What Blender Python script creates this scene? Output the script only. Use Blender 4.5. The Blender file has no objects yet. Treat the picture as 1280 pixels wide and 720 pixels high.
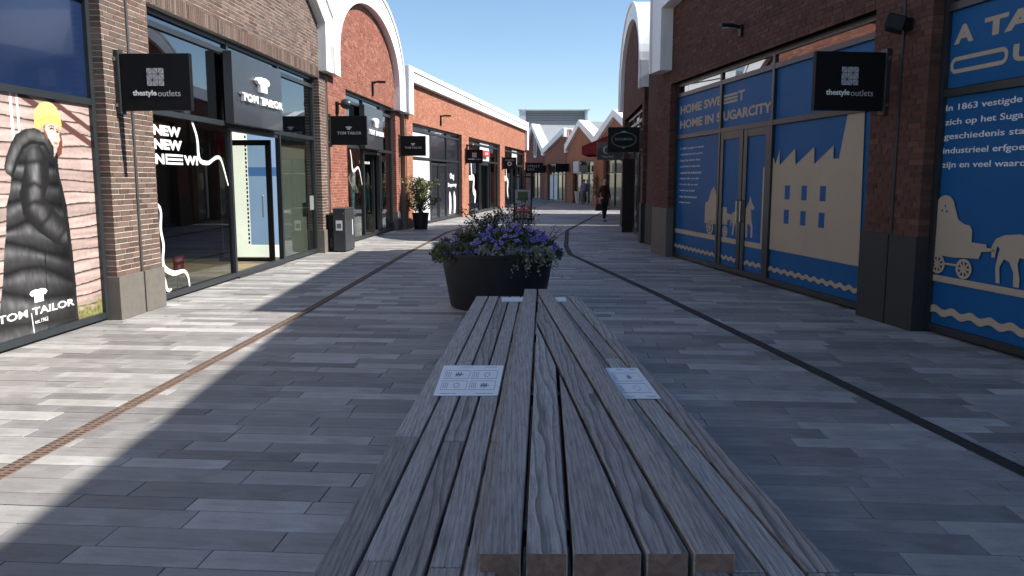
import bpy, bmesh, math, random
import numpy as np
from mathutils import Vector, Matrix, Euler, Quaternion
random.seed(7); rng = np.random.default_rng(7)
R = math.radians
S = bpy.context.scene
COL = S.collection

# ------------------------------------------------------------------ camera
cam = bpy.data.cameras.new('camera'); cam_o = bpy.data.objects.new('camera', cam); COL.objects.link(cam_o)
cam_o.location = (0, 0, 1.6); cam_o.rotation_euler = (R(90) - math.atan(136/1000), 0, 0)
cam.sensor_width = 36; cam.lens = 36*1000/1280; cam.clip_end = 2000; cam.clip_start = .05
S.camera = cam_o
# ------------------------------------------------------------------ light
SUN_EL = R(41); SUN_DIR = Vector((math.cos(SUN_EL)*.9931, -math.cos(SUN_EL)*.1172, math.sin(SUN_EL)))
w = bpy.data.worlds.new('World'); S.world = w; w.use_nodes = True
nt = w.node_tree; bg = nt.nodes['Background']
sky = nt.nodes.new('ShaderNodeTexSky'); sky.sky_type = 'NISHITA'; sky.sun_disc = False
sky.sun_elevation = SUN_EL; sky.sun_rotation = math.atan2(SUN_DIR.x, SUN_DIR.y)
sky.air_density = 1.0; sky.dust_density = 0.0; sky.ozone_density = 3.6; sky.altitude = 0
nt.links.new(sky.outputs[0], bg.inputs[0]); bg.inputs[1].default_value = .088
sl = bpy.data.lights.new('sun', 'SUN'); sl.energy = 5.0; sl.angle = R(.53); sl.color = (1, .95, .87)
so = bpy.data.objects.new('sun', sl); COL.objects.link(so); so.rotation_euler = (-SUN_DIR).to_track_quat('-Z', 'Y').to_euler(); so.location = (30, -5, 40)
S.view_settings.view_transform = 'Standard'; S.view_settings.look = 'None'; S.view_settings.exposure = 0.93; S.view_settings.gamma = 1
S.render.engine = 'CYCLES'
S.cycles.transparent_max_bounces = 12; S.cycles.max_bounces = 6

# ------------------------------------------------------------------ materials
class N:
    """small node helper"""
    def __init__(s, name):
        s.m = bpy.data.materials.new(name); s.m.use_nodes = True; s.t = s.m.node_tree; s.b = s.t.nodes['Principled BSDF']; s.out = s.t.nodes['Material Output']
    def n(s, ty, **k):
        x = s.t.nodes.new(ty)
        for a, v in k.items(): setattr(x, a, v)
        return x
    def l(s, a, b): s.t.links.new(a, b)
    def setv(s, node, **k):
        for a, v in k.items(): node.inputs[a.replace('_', ' ')].default_value = v
        return node
    def coord(s, scale=(1, 1, 1), off=False, out='Object'):
        tc = s.n('ShaderNodeTexCoord'); mp = s.n('ShaderNodeMapping'); mp.inputs['Scale'].default_value = scale
        s.l(tc.outputs[out], mp.inputs['Vector'])
        if off:
            oi = s.n('ShaderNodeObjectInfo'); vm = s.n('ShaderNodeVectorMath', operation='SCALE'); cx = s.n('ShaderNodeCombineXYZ')
            for i in range(3): s.l(oi.outputs['Random'], cx.inputs[i])
            s.l(cx.outputs[0], vm.inputs[0]); vm.inputs['Scale'].default_value = 37.0; s.l(vm.outputs[0], mp.inputs['Location'])
        return mp.outputs[0]
    def noise(s, co, scale, detail=4, rough=.55, dist=0):
        x = s.n('ShaderNodeTexNoise'); x.inputs['Scale'].default_value = scale; x.inputs['Detail'].default_value = detail
        x.inputs['Roughness'].default_value = rough; x.inputs['Distortion'].default_value = dist
        if co is not None: s.l(co, x.inputs['Vector'])
        return x.outputs['Fac']
    def ramp(s, fac, stops, interp='LINEAR'):
        r = s.n('ShaderNodeValToRGB'); r.color_ramp.interpolation = interp; e = r.color_ramp.elements
        while len(e) < len(stops): e.new(.5)
        for i, (p, c) in enumerate(stops): e[i].position = p; e[i].color = (*c, 1) if len(c) == 3 else c
        s.l(fac, r.inputs[0]); return r.outputs[0]
    def mix(s, fac, a, b, blend='MIX'):
        x = s.n('ShaderNodeMix', data_type='RGBA', blend_type=blend)
        for k, v in ((0, fac), (6, a), (7, b)):
            if hasattr(v, 'is_linked') or hasattr(v, 'links'): s.l(v, x.inputs[k])
            else: x.inputs[k].default_value = v if k == 0 else (*v, 1)
        return x.outputs[2]
    def bump(s, h, strength=.3, dist=.01):
        x = s.n('ShaderNodeBump'); x.inputs['Strength'].default_value = strength; x.inputs['Distance'].default_value = dist
        s.l(h, x.inputs['Height']); s.l(x.outputs[0], s.b.inputs['Normal']); return x
    def rnd(s):
        """per-piece random value: face attribute on joined pieces, object random on single ones"""
        at = s.n('ShaderNodeAttribute', attribute_name='rnd'); oi = s.n('ShaderNodeObjectInfo'); ad = s.n('ShaderNodeMath', operation='ADD'); fr = s.n('ShaderNodeMath', operation='FRACT')
        s.l(at.outputs['Fac'], ad.inputs[0]); s.l(oi.outputs['Random'], ad.inputs[1]); s.l(ad.outputs[0], fr.inputs[0]); return fr.outputs[0]
M = {}
def plain(name, col, rough=.6, var=.12, scale=6, metal=0, bump=0, coat=0, spec=.5):
    k = N(name); co = k.coord()
    n = k.noise(co, scale, 5)
    c = k.ramp(n, [(.3, tuple(v*(1-var) for v in col)), (.7, tuple(min(1, v*(1+var)) for v in col))])
    k.l(c, k.b.inputs['Base Color']); k.b.inputs['Roughness'].default_value = rough; k.b.inputs['Metallic'].default_value = metal
    k.b.inputs['Coat Weight'].default_value = coat; k.b.inputs['Coat Roughness'].default_value = .04; k.b.inputs['Specular IOR Level'].default_value = spec
    if bump: k.bump(k.noise(co, scale*8, 3), bump, .003)
    M[name] = k.m; return k.m
def brickmat(name, stops):
    k = N(name); r = k.rnd(); c = k.ramp(r, stops)
    co = k.coord((1, 1, 1)); n = k.noise(co, 28, 6, .7); n2 = k.noise(co, 1.1, 4)
    c = k.mix(k.ramp(n, [(.35, (0, 0, 0)), (.75, (1, 1, 1))]), c, tuple(min(1, v*1.5+.05) for v in stops[1][1]), 'MIX')
    x = c.node; x.inputs[0].default_value = .3
    mm = k.n('ShaderNodeMath', operation='MULTIPLY'); mm.inputs[1].default_value = .45; k.l(k.ramp(n, [(.4, (0, 0, 0)), (.8, (1, 1, 1))]), mm.inputs[0]); k.l(mm.outputs[0], x.inputs[0])
    c = k.mix(.35, c, k.ramp(n2, [(.3, (.55, .5, .48)), (.7, (1, 1, 1))]), 'MULTIPLY')
    k.l(c, k.b.inputs['Base Color']); k.b.inputs['Roughness'].default_value = .9; k.b.inputs['Specular IOR Level'].default_value = .25
    k.bump(n, .5, .004); M[name] = k.m
brickmat('brick_brown', [(0, (.055, .037, .031)), (.25, (.135, .085, .068)), (.5, (.085, .07, .06)), (.75, (.18, .125, .10)), (1, (.115, .066, .05))])
brickmat('brick_red', [(0, (.15, .052, .037)), (.3, (.27, .098, .066)), (.6, (.215, .07, .047)), (.85, (.34, .145, .10)), (1, (.19, .058, .042))])
brickmat('brick_orange', [(0, (.26, .095, .055)), (.3, (.38, .15, .09)), (.6, (.31, .11, .065)), (.85, (.44, .20, .125)), (1, (.24, .085, .05))])
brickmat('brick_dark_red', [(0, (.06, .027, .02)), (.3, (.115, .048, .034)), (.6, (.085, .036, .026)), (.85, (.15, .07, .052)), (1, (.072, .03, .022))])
def mortar(name, col):
    k = N(name); co = k.coord(); n = k.noise(co, 60, 4, .7)
    k.l(k.ramp(n, [(.3, tuple(v*.75 for v in col)), (.7, col)]), k.b.inputs['Base Color']); k.b.inputs['Roughness'].default_value = .95; k.bump(n, .6, .004); M[name] = k.m
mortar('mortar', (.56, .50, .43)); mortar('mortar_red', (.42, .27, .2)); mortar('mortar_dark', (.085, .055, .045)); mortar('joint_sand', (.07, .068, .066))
def fargal(name, a, b, mo):
    k = N(name); co = k.coord(); sx = k.n('ShaderNodeSeparateXYZ'); cx = k.n('ShaderNodeCombineXYZ'); k.l(co, sx.inputs[0]); k.l(sx.outputs[0], cx.inputs[0]); k.l(sx.outputs[2], cx.inputs[1])
    t = k.n('ShaderNodeTexBrick'); k.l(cx.outputs[0], t.inputs['Vector']); k.setv(t, Scale=1.0, Mortar_Size=.006, Brick_Width=.22, Row_Height=.0625)
    t.inputs['Color1'].default_value = (*a, 1); t.inputs['Color2'].default_value = (*b, 1); t.inputs['Mortar'].default_value = (*mo, 1)
    n = k.noise(co, .8, 4)
    k.l(k.mix(.5, t.outputs['Color'], k.ramp(n, [(.3, (.6, .6, .6)), (.7, (1, 1, 1))]), 'MULTIPLY'), k.b.inputs['Base Color']); k.b.inputs['Roughness'].default_value = .9; M[name] = k.m
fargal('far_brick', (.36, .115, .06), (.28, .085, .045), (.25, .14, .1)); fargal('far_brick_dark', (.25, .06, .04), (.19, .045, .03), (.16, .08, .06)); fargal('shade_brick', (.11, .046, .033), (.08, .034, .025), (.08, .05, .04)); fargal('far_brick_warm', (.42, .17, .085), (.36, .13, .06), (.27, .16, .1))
plain('stone_grey', (.125, .112, .098), .8, .1, 12, bump=.15); plain('stone_dark', (.024, .024, .026), .7, .1, 12, bump=.15)
plain('white_trim', (.78, .78, .77), .45, .03, 2, spec=.4); plain('roof_white', (.8, .8, .8), .5, .03, 2)
def trimmat(name):
    k = N(name); st = k.noise(k.coord((5, 5, .35)), 3, 5, .65); n = k.noise(k.coord(), 1.5, 4)
    c = k.mix(.6, k.ramp(st, [(.28, (.60, .59, .56)), (.55, (.80, .80, .79))]), k.ramp(n, [(.3, (.70, .70, .69)), (.6, (.82, .82, .82))])); k.l(c, k.b.inputs['Base Color']); k.b.inputs['Roughness'].default_value = .42; M[name] = k.m
trimmat('white_trim')
plain('frame_dark', (.022, .027, .031), .38, .12, 3); plain('frame_black', (.009, .010, .011), .45, .1, 3, spec=.25)
plain('board_charcoal', (.032, .032, .038), .35, .08, 2, coat=.3); plain('sign_black', (.008, .009, .011), .5, .08, 4, spec=.15)
plain('white_vinyl', (.8, .8, .8), .4, .02, 3); plain('white_letter', (.82, .82, .82), .5, .02, 3)
plain('grey_letter', (.42, .43, .45), .5, .04, 3); plain('teal_letter', (.20, .26, .28), .5, .04, 3)
plain('pipe_grey', (.085, .082, .08), .45, .1, 6, metal=.3); plain('steel', (.45, .45, .46), .3, .06, 20, metal=1)
plain('blue_vinyl', (.010, .095, .26), .5, .08, .7, spec=.12); plain('beige_vinyl', (.43, .35, .265), .6, .04, 2, spec=.12); plain('vinyl_letter', (.72, .72, .73), .6, .04, 2, spec=.12)
plain('navy_panel', (.008, .018, .055), .25, .1, 1, coat=.35); plain('dark_panel', (.018, .022, .03), .25, .1, 1, coat=.4)
plain('interior_dark', (.035, .034, .035), .8, .2, 2); plain('interior_floor', (.30, .22, .12), .5, .25, 3); plain('interior_pale', (.62, .64, .54), .8, .05, 2); plain('poster_blue', (.16, .30, .52), .5, .06, 1.5); plain('poster_navy', (.06, .13, .30), .5, .05, 2)
plain('red_paint', (.55, .03, .025), .45, .08, 3); plain('awning_red', (.22, .008, .012), .75, .12, 3); plain('card_white', (.74, .75, .77), .45, .02, 10); plain('card_ink', (.13, .14, .17), .6, .05, 10)
plain('bin_grey', (.034, .037, .042), .5, .1, 5); plain('planter_black', (.008, .009, .011), .48, .15, 4, bump=.1); plain('pot_white', (.62, .61, .58), .5, .06, 5); plain('terracotta', (.30, .13, .09), .7, .1, 5)
plain('soil', (.03, .022, .016), .95, .3, 30); plain('bark', (.06, .045, .032), .9, .3, 25, bump=.3)
plain('cladding_grey', (.55, .57, .59), .6, .05, .6); plain('cladding_light', (.68, .70, .72), .6, .05, .4); plain('louvre_grey', (.25, .26, .275), .6, .06, .6)
plain('skin', (.45, .27, .2), .55, .06, 20); plain('skin_brown', (.2, .11, .08), .55, .06, 20); plain('hair_dark', (.02, .015, .012), .6, .2, 60); plain('jacket_rust', (.055, .02, .014), .8, .2, 12); plain('trousers_dark', (.014, .016, .024), .85, .2, 12)
plain('top_lilac', (.30, .28, .58), .8, .1, 12); plain('trousers_beige', (.2, .16, .13), .85, .1, 12); plain('shoe_dark', (.02, .02, .02), .6, .1, 12); plain('teal_cloth', (.10, .30, .34), .8, .1, 10); plain('white_cloth', (.7, .7, .7), .8, .05, 10); plain('eye_dark', (.01, .01, .01), .3, .05, 5)
for i, c in enumerate([(.25, .03, .03), (.03, .05, .12), (.28, .22, .14), (.08, .1, .07), (.3, .3, .3)]): plain('cloth_%s' % ['red', 'navy', 'sand', 'green', 'grey'][i], c, .85, .15, 10)
def leafmat(name, a, b, trans=.15):
    k = N(name); r = k.rnd(); n = k.noise(k.coord(), 5, 3)
    c = k.mix(.4, k.ramp(r, [(0, a), (1, b)]), k.ramp(n, [(.3, a), (.7, b)]))
    k.l(c, k.b.inputs['Base Color']); k.b.inputs['Roughness'].default_value = .5; k.b.inputs['Specular IOR Level'].default_value = .4
    tr = k.n('ShaderNodeBsdfTranslucent'); mx = k.n('ShaderNodeMixShader'); k.l(c, tr.inputs[0]); mx.inputs[0].default_value = trans
    k.l(k.b.outputs[0], mx.inputs[1]); k.l(tr.outputs[0], mx.inputs[2]); k.l(mx.outputs[0], k.out.inputs[0]); M[name] = k.m
leafmat('leaf_green', (.045, .07, .03), (.13, .16, .075)); leafmat('leaf_olive', (.07, .09, .03), (.19, .20, .085)); leafmat('leaf_dark', (.015, .03, .014), (.045, .07, .03)); leafmat('leaf_silver', (.20, .22, .17), (.36, .38, .31)); leafmat('leaf_maroon', (.05, .02, .022), (.08, .045, .03))
leafmat('petal_purple', (.15, .11, .42), (.33, .27, .62), .25); leafmat('petal_pink', (.50, .05, .14), (.62, .14, .25), .25); leafmat('petal_red', (.5, .03, .05), (.6, .06, .08), .25); leafmat('petal_throat', (.025, .01, .11), (.035, .015, .15))

def glassmat(name, tint, ior=1.6, body=0.0, bodycol=(.02, .03, .04)):
    k = N(name); tr = k.n('ShaderNodeBsdfTransparent'); tr.inputs[0].default_value = (*tint, 1); gl = k.n('ShaderNodeBsdfGlossy'); gl.inputs['Roughness'].default_value = .004
    gl.inputs[0].default_value = (.95, .97, 1, 1)
    geo = k.n('ShaderNodeNewGeometry')
    fr = k.n('ShaderNodeFresnel'); fr.inputs[0].default_value = ior; mx = k.n('ShaderNodeMixShader')
    # a thin pane: same Fresnel from both sides
    flip = k.n('ShaderNodeMath', operation='MULTIPLY_ADD'); flip.inputs[1].default_value = 0; flip.inputs[2].default_value = ior; k.l(geo.outputs['Backfacing'], flip.inputs[0]); flip.inputs[1].default_value = 1/ior-ior; k.l(flip.outputs[0], fr.inputs[0])
    k.l(fr.outputs[0], mx.inputs[0]); k.l(tr.outputs[0], mx.inputs[1]); k.l(gl.outputs[0], mx.inputs[2]); k.l(mx.outputs[0], k.out.inputs[0])
    wob = k.noise(k.coord(), .9, 2); bp = k.n('ShaderNodeBump'); bp.inputs['Strength'].default_value = .02; bp.inputs['Distance'].default_value = .01; k.l(wob, bp.inputs['Height']); k.l(bp.outputs[0], gl.inputs['Normal'])
    M[name] = k.m
glassmat('glass_clear', (.58, .61, .59), 1.75); glassmat('glass_upper', (.25, .28, .32), 3.0); glassmat('glass_door', (.86, .88, .86), 1.35)

def pavemat():
    k = N('paver_concrete'); r = k.rnd(); co = k.coord((1, 1, 1), out='Object')
    c = k.ramp(r, [(0, (.225, .216, .212)), (.16, (.33, .318, .31)), (.34, (.45, .436, .42)), (.52, (.27, .26, .255)), (.70, (.56, .545, .52)), (.86, (.37, .357, .348)), (1, (.25, .24, .235))])
    n = k.noise(co, 3.2, 6, .65, .6); n2 = k.noise(co, 45, 3, .6); n3 = k.noise(co, .5, 3)
    c = k.mix(.55, c, k.ramp(n, [(.32, (.62, .61, .60)), (.62, (1.0, 1.0, 1.0))]), 'MULTIPLY')
    c = k.mix(.6, c, k.ramp(n3, [(.3, (.66, .65, .65)), (.65, (1, 1, 1))]), 'MULTIPLY')
    c = k.mix(.3, c, k.ramp(n2, [(.3, (.7, .7, .7)), (.7, (1, 1, 1))]), 'MULTIPLY')
    sp = k.noise(co, 9, 2, .4); c = k.mix(k.ramp(sp, [(.25, (1, 1, 1)), (.29, (0, 0, 0))]), c, (.09, .085, .085))
    vo = k.n('ShaderNodeTexVoronoi'); vo.inputs['Scale'].default_value = 2.3; vo.inputs['Randomness'].default_value = 1; k.l(co, vo.inputs['Vector'])
    c = k.mix(k.ramp(vo.outputs['Distance'], [(.035, (.75, .75, .75)), (.05, (0, 0, 0))]), c, (.10, .095, .09))
    st = k.noise(k.coord((.8, 3.5, 1)), 1.6, 6, .7, 1.2); c = k.mix(.55, c, k.ramp(st, [(.36, (.60, .585, .57)), (.5, (1, 1, 1))]), 'MULTIPLY')
    k.l(c, k.b.inputs['Base Color']); k.l(k.ramp(n, [(.3, (.5, .5, .5)), (.7, (.72, .72, .72))]), k.b.inputs['Roughness']); k.b.inputs['Specular IOR Level'].default_value = .35
    k.bump(n2, .25, .002); M['paver_concrete'] = k.m
pavemat()
def woodmat(name, flame):
    k = N(name); oi = k.n('ShaderNodeObjectInfo')
    co = k.coord((1, .045, 1), off=True); co2 = k.coord((1, .10, 1), off=True)
    wv = k.n('ShaderNodeTexWave', wave_type='BANDS', bands_direction='X', wave_profile='SAW'); k.l(co2, wv.inputs['Vector']); wv.inputs['Scale'].default_value = 7 if flame else 16
    wv.inputs['Distortion'].default_value = 9 if flame else 3.0; wv.inputs['Detail'].default_value = 2; wv.inputs['Detail Scale'].default_value = 1.4
    f = k.noise(co, 130, 5, .7); g = k.noise(co, 9, 4, .6)
    c = k.ramp(oi.outputs['Random'], [(0, (.27, .235, .215)), (.3, (.42, .39, .365)), (.6, (.33, .30, .28)), (.8, (.36, .30, .26)), (1, (.25, .22, .205))])
    c = k.mix(.95, c, k.ramp(wv.outputs['Fac'], [(0, (.30, .27, .255) if flame else (.70, .67, .65)), (.4, (.92, .91, .9)), (1, (1.1, 1.08, 1.06))]), 'MULTIPLY')
    c = k.mix(.85, c, k.ramp(f, [(.34, (.45, .43, .42)), (.58, (1.12, 1.12, 1.12))]), 'MULTIPLY')
    c = k.mix(.6, c, k.ramp(g, [(.3, (.75, .68, .64)), (.7, (1.05, 1.07, 1.1))]), 'MULTIPLY')
    k.l(c, k.b.inputs['Base Color']); k.b.inputs['Roughness'].default_value = .62
    k.bump(f, .3, .002); M[name] = k.m
woodmat('teak', False); woodmat('teak_flame', True)
def endmat():
    k = N('teak_end'); co = k.coord((1, 1, 1), off=True); n = k.noise(co, 22, 4, .6, 1.5)
    k.l(k.ramp(n, [(.3, (.13, .075, .055)), (.7, (.24, .14, .105))]), k.b.inputs['Base Color']); k.b.inputs['Roughness'].default_value = .75; M['teak_end'] = k.m
endmat()
def rustmat():
    k = N('corten'); co = k.coord(); n = k.noise(co, 14, 5, .7); n2 = k.noise(co, 2, 3)
    c = k.mix(k.ramp(n2, [(.35, (0, 0, 0)), (.65, (1, 1, 1))]), k.ramp(n, [(.3, (.10, .06, .045)), (.7, (.20, .125, .09))]), k.ramp(n, [(.3, (.11, .08, .062)), (.7, (.19, .14, .11))]))
    k.l(c, k.b.inputs['Base Color']); k.b.inputs['Roughness'].default_value = .85; k.bump(n, .3, .002); M['corten'] = k.m
rustmat(); plain('corten_shaded', (.03, .026, .026), .8, .3, 10); plain('slot_dark', (.02, .015, .012), .9, .1, 5)
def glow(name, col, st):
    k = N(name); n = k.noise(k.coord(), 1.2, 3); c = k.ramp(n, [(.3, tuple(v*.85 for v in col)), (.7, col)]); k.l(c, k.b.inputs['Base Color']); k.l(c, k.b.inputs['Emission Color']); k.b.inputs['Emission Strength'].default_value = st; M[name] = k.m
glow('added_glow_pale', (.80, .82, .70), .8); glow('added_glow_blue', (.26, .38, .56), .6); glow('added_glow_navy', (.07, .16, .36), .6)  # emission added to imitate bright reflections and a lit room in the doorway
k = N('poster_print'); at = k.n('ShaderNodeAttribute', attribute_name='Col'); k.l(at.outputs['Color'], k.b.inputs['Base Color']); k.b.inputs['Roughness'].default_value = .45; k.b.inputs['Coat Weight'].default_value = .25; M['poster_print'] = k.m

# ------------------------------------------------------------------ mesh helpers
class MB:
    def __init__(s): s.v = []; s.f = []; s.r = []; s.cur = None
    def piece(s, r=None): s.cur = random.random() if r is None else r; return s
    def _f(s, f): s.f.append(f); s.r.append(0 if s.cur is None else s.cur)
    def box(s, x0, x1, y0, y1, z0, z1, skip=''):
        b = len(s.v)
        s.v += [(x0, y0, z0), (x1, y0, z0), (x1, y1, z0), (x0, y1, z0), (x0, y0, z1), (x1, y0, z1), (x1, y1, z1), (x0, y1, z1)]
        F = {'b': (0, 3, 2, 1), 't': (4, 5, 6, 7), 'f': (0, 1, 5, 4), 'k': (2, 3, 7, 6), 'r': (1, 2, 6, 5), 'l': (3, 0, 4, 7)}
        for q, i in F.items():
            if q not in skip: s._f(tuple(b+j for j in i))
        return s
    def prism(s, pts, y0, y1):
        """polygon in x,z (counter-clockwise seen from -y) pushed from y0 to y1"""
        n = len(pts); b = len(s.v)
        a = sum(pts[i][0]*pts[(i+1) % n][1]-pts[(i+1) % n][0]*pts[i][1] for i in range(n))
        if a < 0: pts = pts[::-1]
        s.v += [(x, y0, z) for x, z in pts]+[(x, y1, z) for x, z in pts]
        s._f(tuple(range(b, b+n))); s._f(tuple(range(b+2*n-1, b+n-1, -1)))
        for i in range(n):
            j = (i+1) % n; s._f((b+j, b+i, b+n+i, b+n+j))
        return s
    def prismz(s, pts, z0, z1):
        n = len(pts); b = len(s.v)
        a = sum(pts[i][0]*pts[(i+1) % n][1]-pts[(i+1) % n][0]*pts[i][1] for i in range(n))
        if a < 0: pts = pts[::-1]
        s.v += [(x, y, z0) for x, y in pts]+[(x, y, z1) for x, y in pts]
        s._f(tuple(range(b+n-1, b-1, -1))); s._f(tuple(range(b+n, b+2*n)))
        for i in range(n):
            j = (i+1) % n; s._f((b+i, b+j, b+n+j, b+n+i))
        return s
    def band(s, outer, inner, y0, y1):
        n = len(outer); b = len(s.v)
        for o, i in zip(outer, inner): s.v += [(o[0], y0, o[1]), (i[0], y0, i[1]), (i[0], y1, i[1]), (o[0], y1, o[1])]
        for k_ in range(n-1):
            a = b+4*k_; c = a+4
            for p in range(4): q = (p+1) % 4; s._f((a+p, a+q, c+q, c+p))
        s._f((b, b+3, b+2, b+1)); e = b+4*(n-1); s._f((e, e+1, e+2, e+3)); return s
    def tube(s, pts, r, n=8, close=True):
        b = len(s.v); pts = [Vector(p) for p in pts]; m = len(pts); rr = r if isinstance(r, (list, tuple)) else [r]*m
        for i, p in enumerate(pts):
            d = (pts[min(i+1, m-1)]-pts[max(i-1, 0)]).normalized(); u = d.cross(Vector((0, 0, 1)) if abs(d.z) < .9 else Vector((1, 0, 0))).normalized(); v = d.cross(u)
            for j in range(n):
                a = 2*math.pi*j/n; s.v.append(tuple(p+(u*math.cos(a)+v*math.sin(a))*rr[i]))
        for i in range(m-1):
            for j in range(n): k_ = (j+1) % n; s._f((b+i*n+j, b+i*n+k_, b+(i+1)*n+k_, b+(i+1)*n+j))
        if close: s._f(tuple(range(b+n-1, b-1, -1))); s._f(tuple(range(b+(m-1)*n, b+m*n)))
        return s
    def lathe(s, prof, c=(0, 0), n=32):
        b = len(s.v); m = len(prof)
        for r, z in prof:
            for j in range(n): a = 2*math.pi*j/n; s.v.append((c[0]+r*math.cos(a), c[1]+r*math.sin(a), z))
        for i in range(m-1):
            for j in range(n): k_ = (j+1) % n; s._f((b+i*n+j, b+i*n+k_, b+(i+1)*n+k_, b+(i+1)*n+j))
        s._f(tuple(range(b+(m-1)*n, b+m*n))); return s
    def build(s, name, mat, parent=None, bevel=0, smooth=False, fix=False, **props):
        me = bpy.data.meshes.new(name); me.from_pydata(s.v, [], s.f); me.materials.append(M[mat])
        if s.cur is not None:
            at = me.attributes.new('rnd', 'FLOAT', 'FACE'); at.data.foreach_set('value', s.r)
        if bevel or fix:
            bm = bmesh.new(); bm.from_mesh(me); bmesh.ops.recalc_face_normals(bm, faces=bm.faces)
            if bevel: bmesh.ops.bevel(bm, geom=bm.edges[:], offset=bevel, segments=1, affect='EDGES', profile=.5, clamp_overlap=True)
            bm.to_mesh(me); bm.free()
        if smooth:
            me.polygons.foreach_set('use_smooth', [True]*len(me.polygons)); me.set_sharp_from_angle(angle=R(40))
        return link(name, me, parent, **props)
def link(name, me, parent=None, **props):
    o = bpy.data.objects.new(name, me); COL.objects.link(o)
    if parent: o.parent = parent
    for k_, v in props.items(): o[k_] = v
    return o
class Frame:
    """local axes of a wall: x along the wall in reading direction, y into the building, z up"""
    def __init__(s, o, deg): s.o = Vector((o[0], o[1], 0)); s.a = R(deg); s.d = Vector((math.cos(s.a), math.sin(s.a), 0)); s.y = Vector((-math.sin(s.a), math.cos(s.a), 0))
    def w(s, x, y=0, z=0): return s.o+s.d*x+s.y*y+Vector((0, 0, z))
FL = Frame((-4.489, 9.036), 87.39); FL2 = Frame((-4.064, 17.889), 86.37); FT = Frame((-2.096, 34.455), 81.16)
FR = Frame((4.189, 8.836), -82.77); FR2 = Frame((3.26, 20.152), -93.74); FA = Frame((1.4, 69), -79.65)
def thing(name, label, cat, fr=None, x=0, y=0, z=0, rot=0, loc=None, group=None):
    o = bpy.data.objects.new(name, None); COL.objects.link(o); o.empty_display_size = .1
    if fr: o.location = fr.w(x, y, z); o.rotation_euler = (0, 0, fr.a+rot)
    else: o.location = loc; o.rotation_euler = (0, 0, rot)
    o['label'] = label; o['category'] = cat
    if group: o['group'] = group
    return o
def text(name, body, mat, parent, x0, x1, z0, z1, y, bold=0, depth=.004, shear=0, split=None, spacing=1.0):
    if split is None: split = (z1-z0) > .06
    """lettering fitted into the rectangle x0..x1, z0..z1 on a plane at y, facing -y"""
    cu = bpy.data.curves.new(name, 'FONT'); cu.body = body; cu.offset = bold; cu.extrude = .5; cu.shear = shear; cu.space_character = spacing; cu.resolution_u = 3
    tmp = bpy.data.objects.new(name, cu); COL.objects.link(tmp)
    me = bpy.data.meshes.new_from_object(tmp); bpy.data.objects.remove(tmp); bpy.data.curves.remove(cu)
    n = len(me.vertices); co = np.zeros(n*3); me.vertices.foreach_get('co', co); co = co.reshape(-1, 3)
    mn, mx = co.min(0), co.max(0); q = np.zeros_like(co)
    q[:, 0] = x0+(co[:, 0]-mn[0])/(mx[0]-mn[0])*(x1-x0); q[:, 2] = z0+(co[:, 1]-mn[1])/max(1e-6, mx[1]-mn[1])*(z1-z0); q[:, 1] = y-(co[:, 2]+.5)*depth
    me.vertices.foreach_set('co', q.reshape(-1)); me.materials.clear(); me.materials.append(M[mat]); me.update()
    if not split: return link(name, me, parent)
    bm = bmesh.new(); bm.from_mesh(me); seen = set(); out = None
    for v in bm.verts:
        if v in seen: continue
        st = [v]; comp = set([v])
        while st:
            for e in st.pop().link_edges:
                for u in e.verts:
                    if u not in comp: comp.add(u); st.append(u)
        seen |= comp; ids = {u: i for i, u in enumerate(sorted(comp, key=lambda u: u.index))}; fs = {f for u in comp for f in u.link_faces}
        m2 = bpy.data.meshes.new('letter'); m2.from_pydata([tuple(u.co) for u in ids], [], [[ids[u] for u in f.verts] for f in fs]); m2.materials.append(M[mat]); out = link('letter', m2, parent)
    bm.free(); return out
def ell(cx, cz, a, b, t0, t1, n=24): return [(cx+a*math.cos(R(t0+(t1-t0)*i/n)), cz+b*math.sin(R(t0+(t1-t0)*i/n))) for i in range(n+1)]

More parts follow.
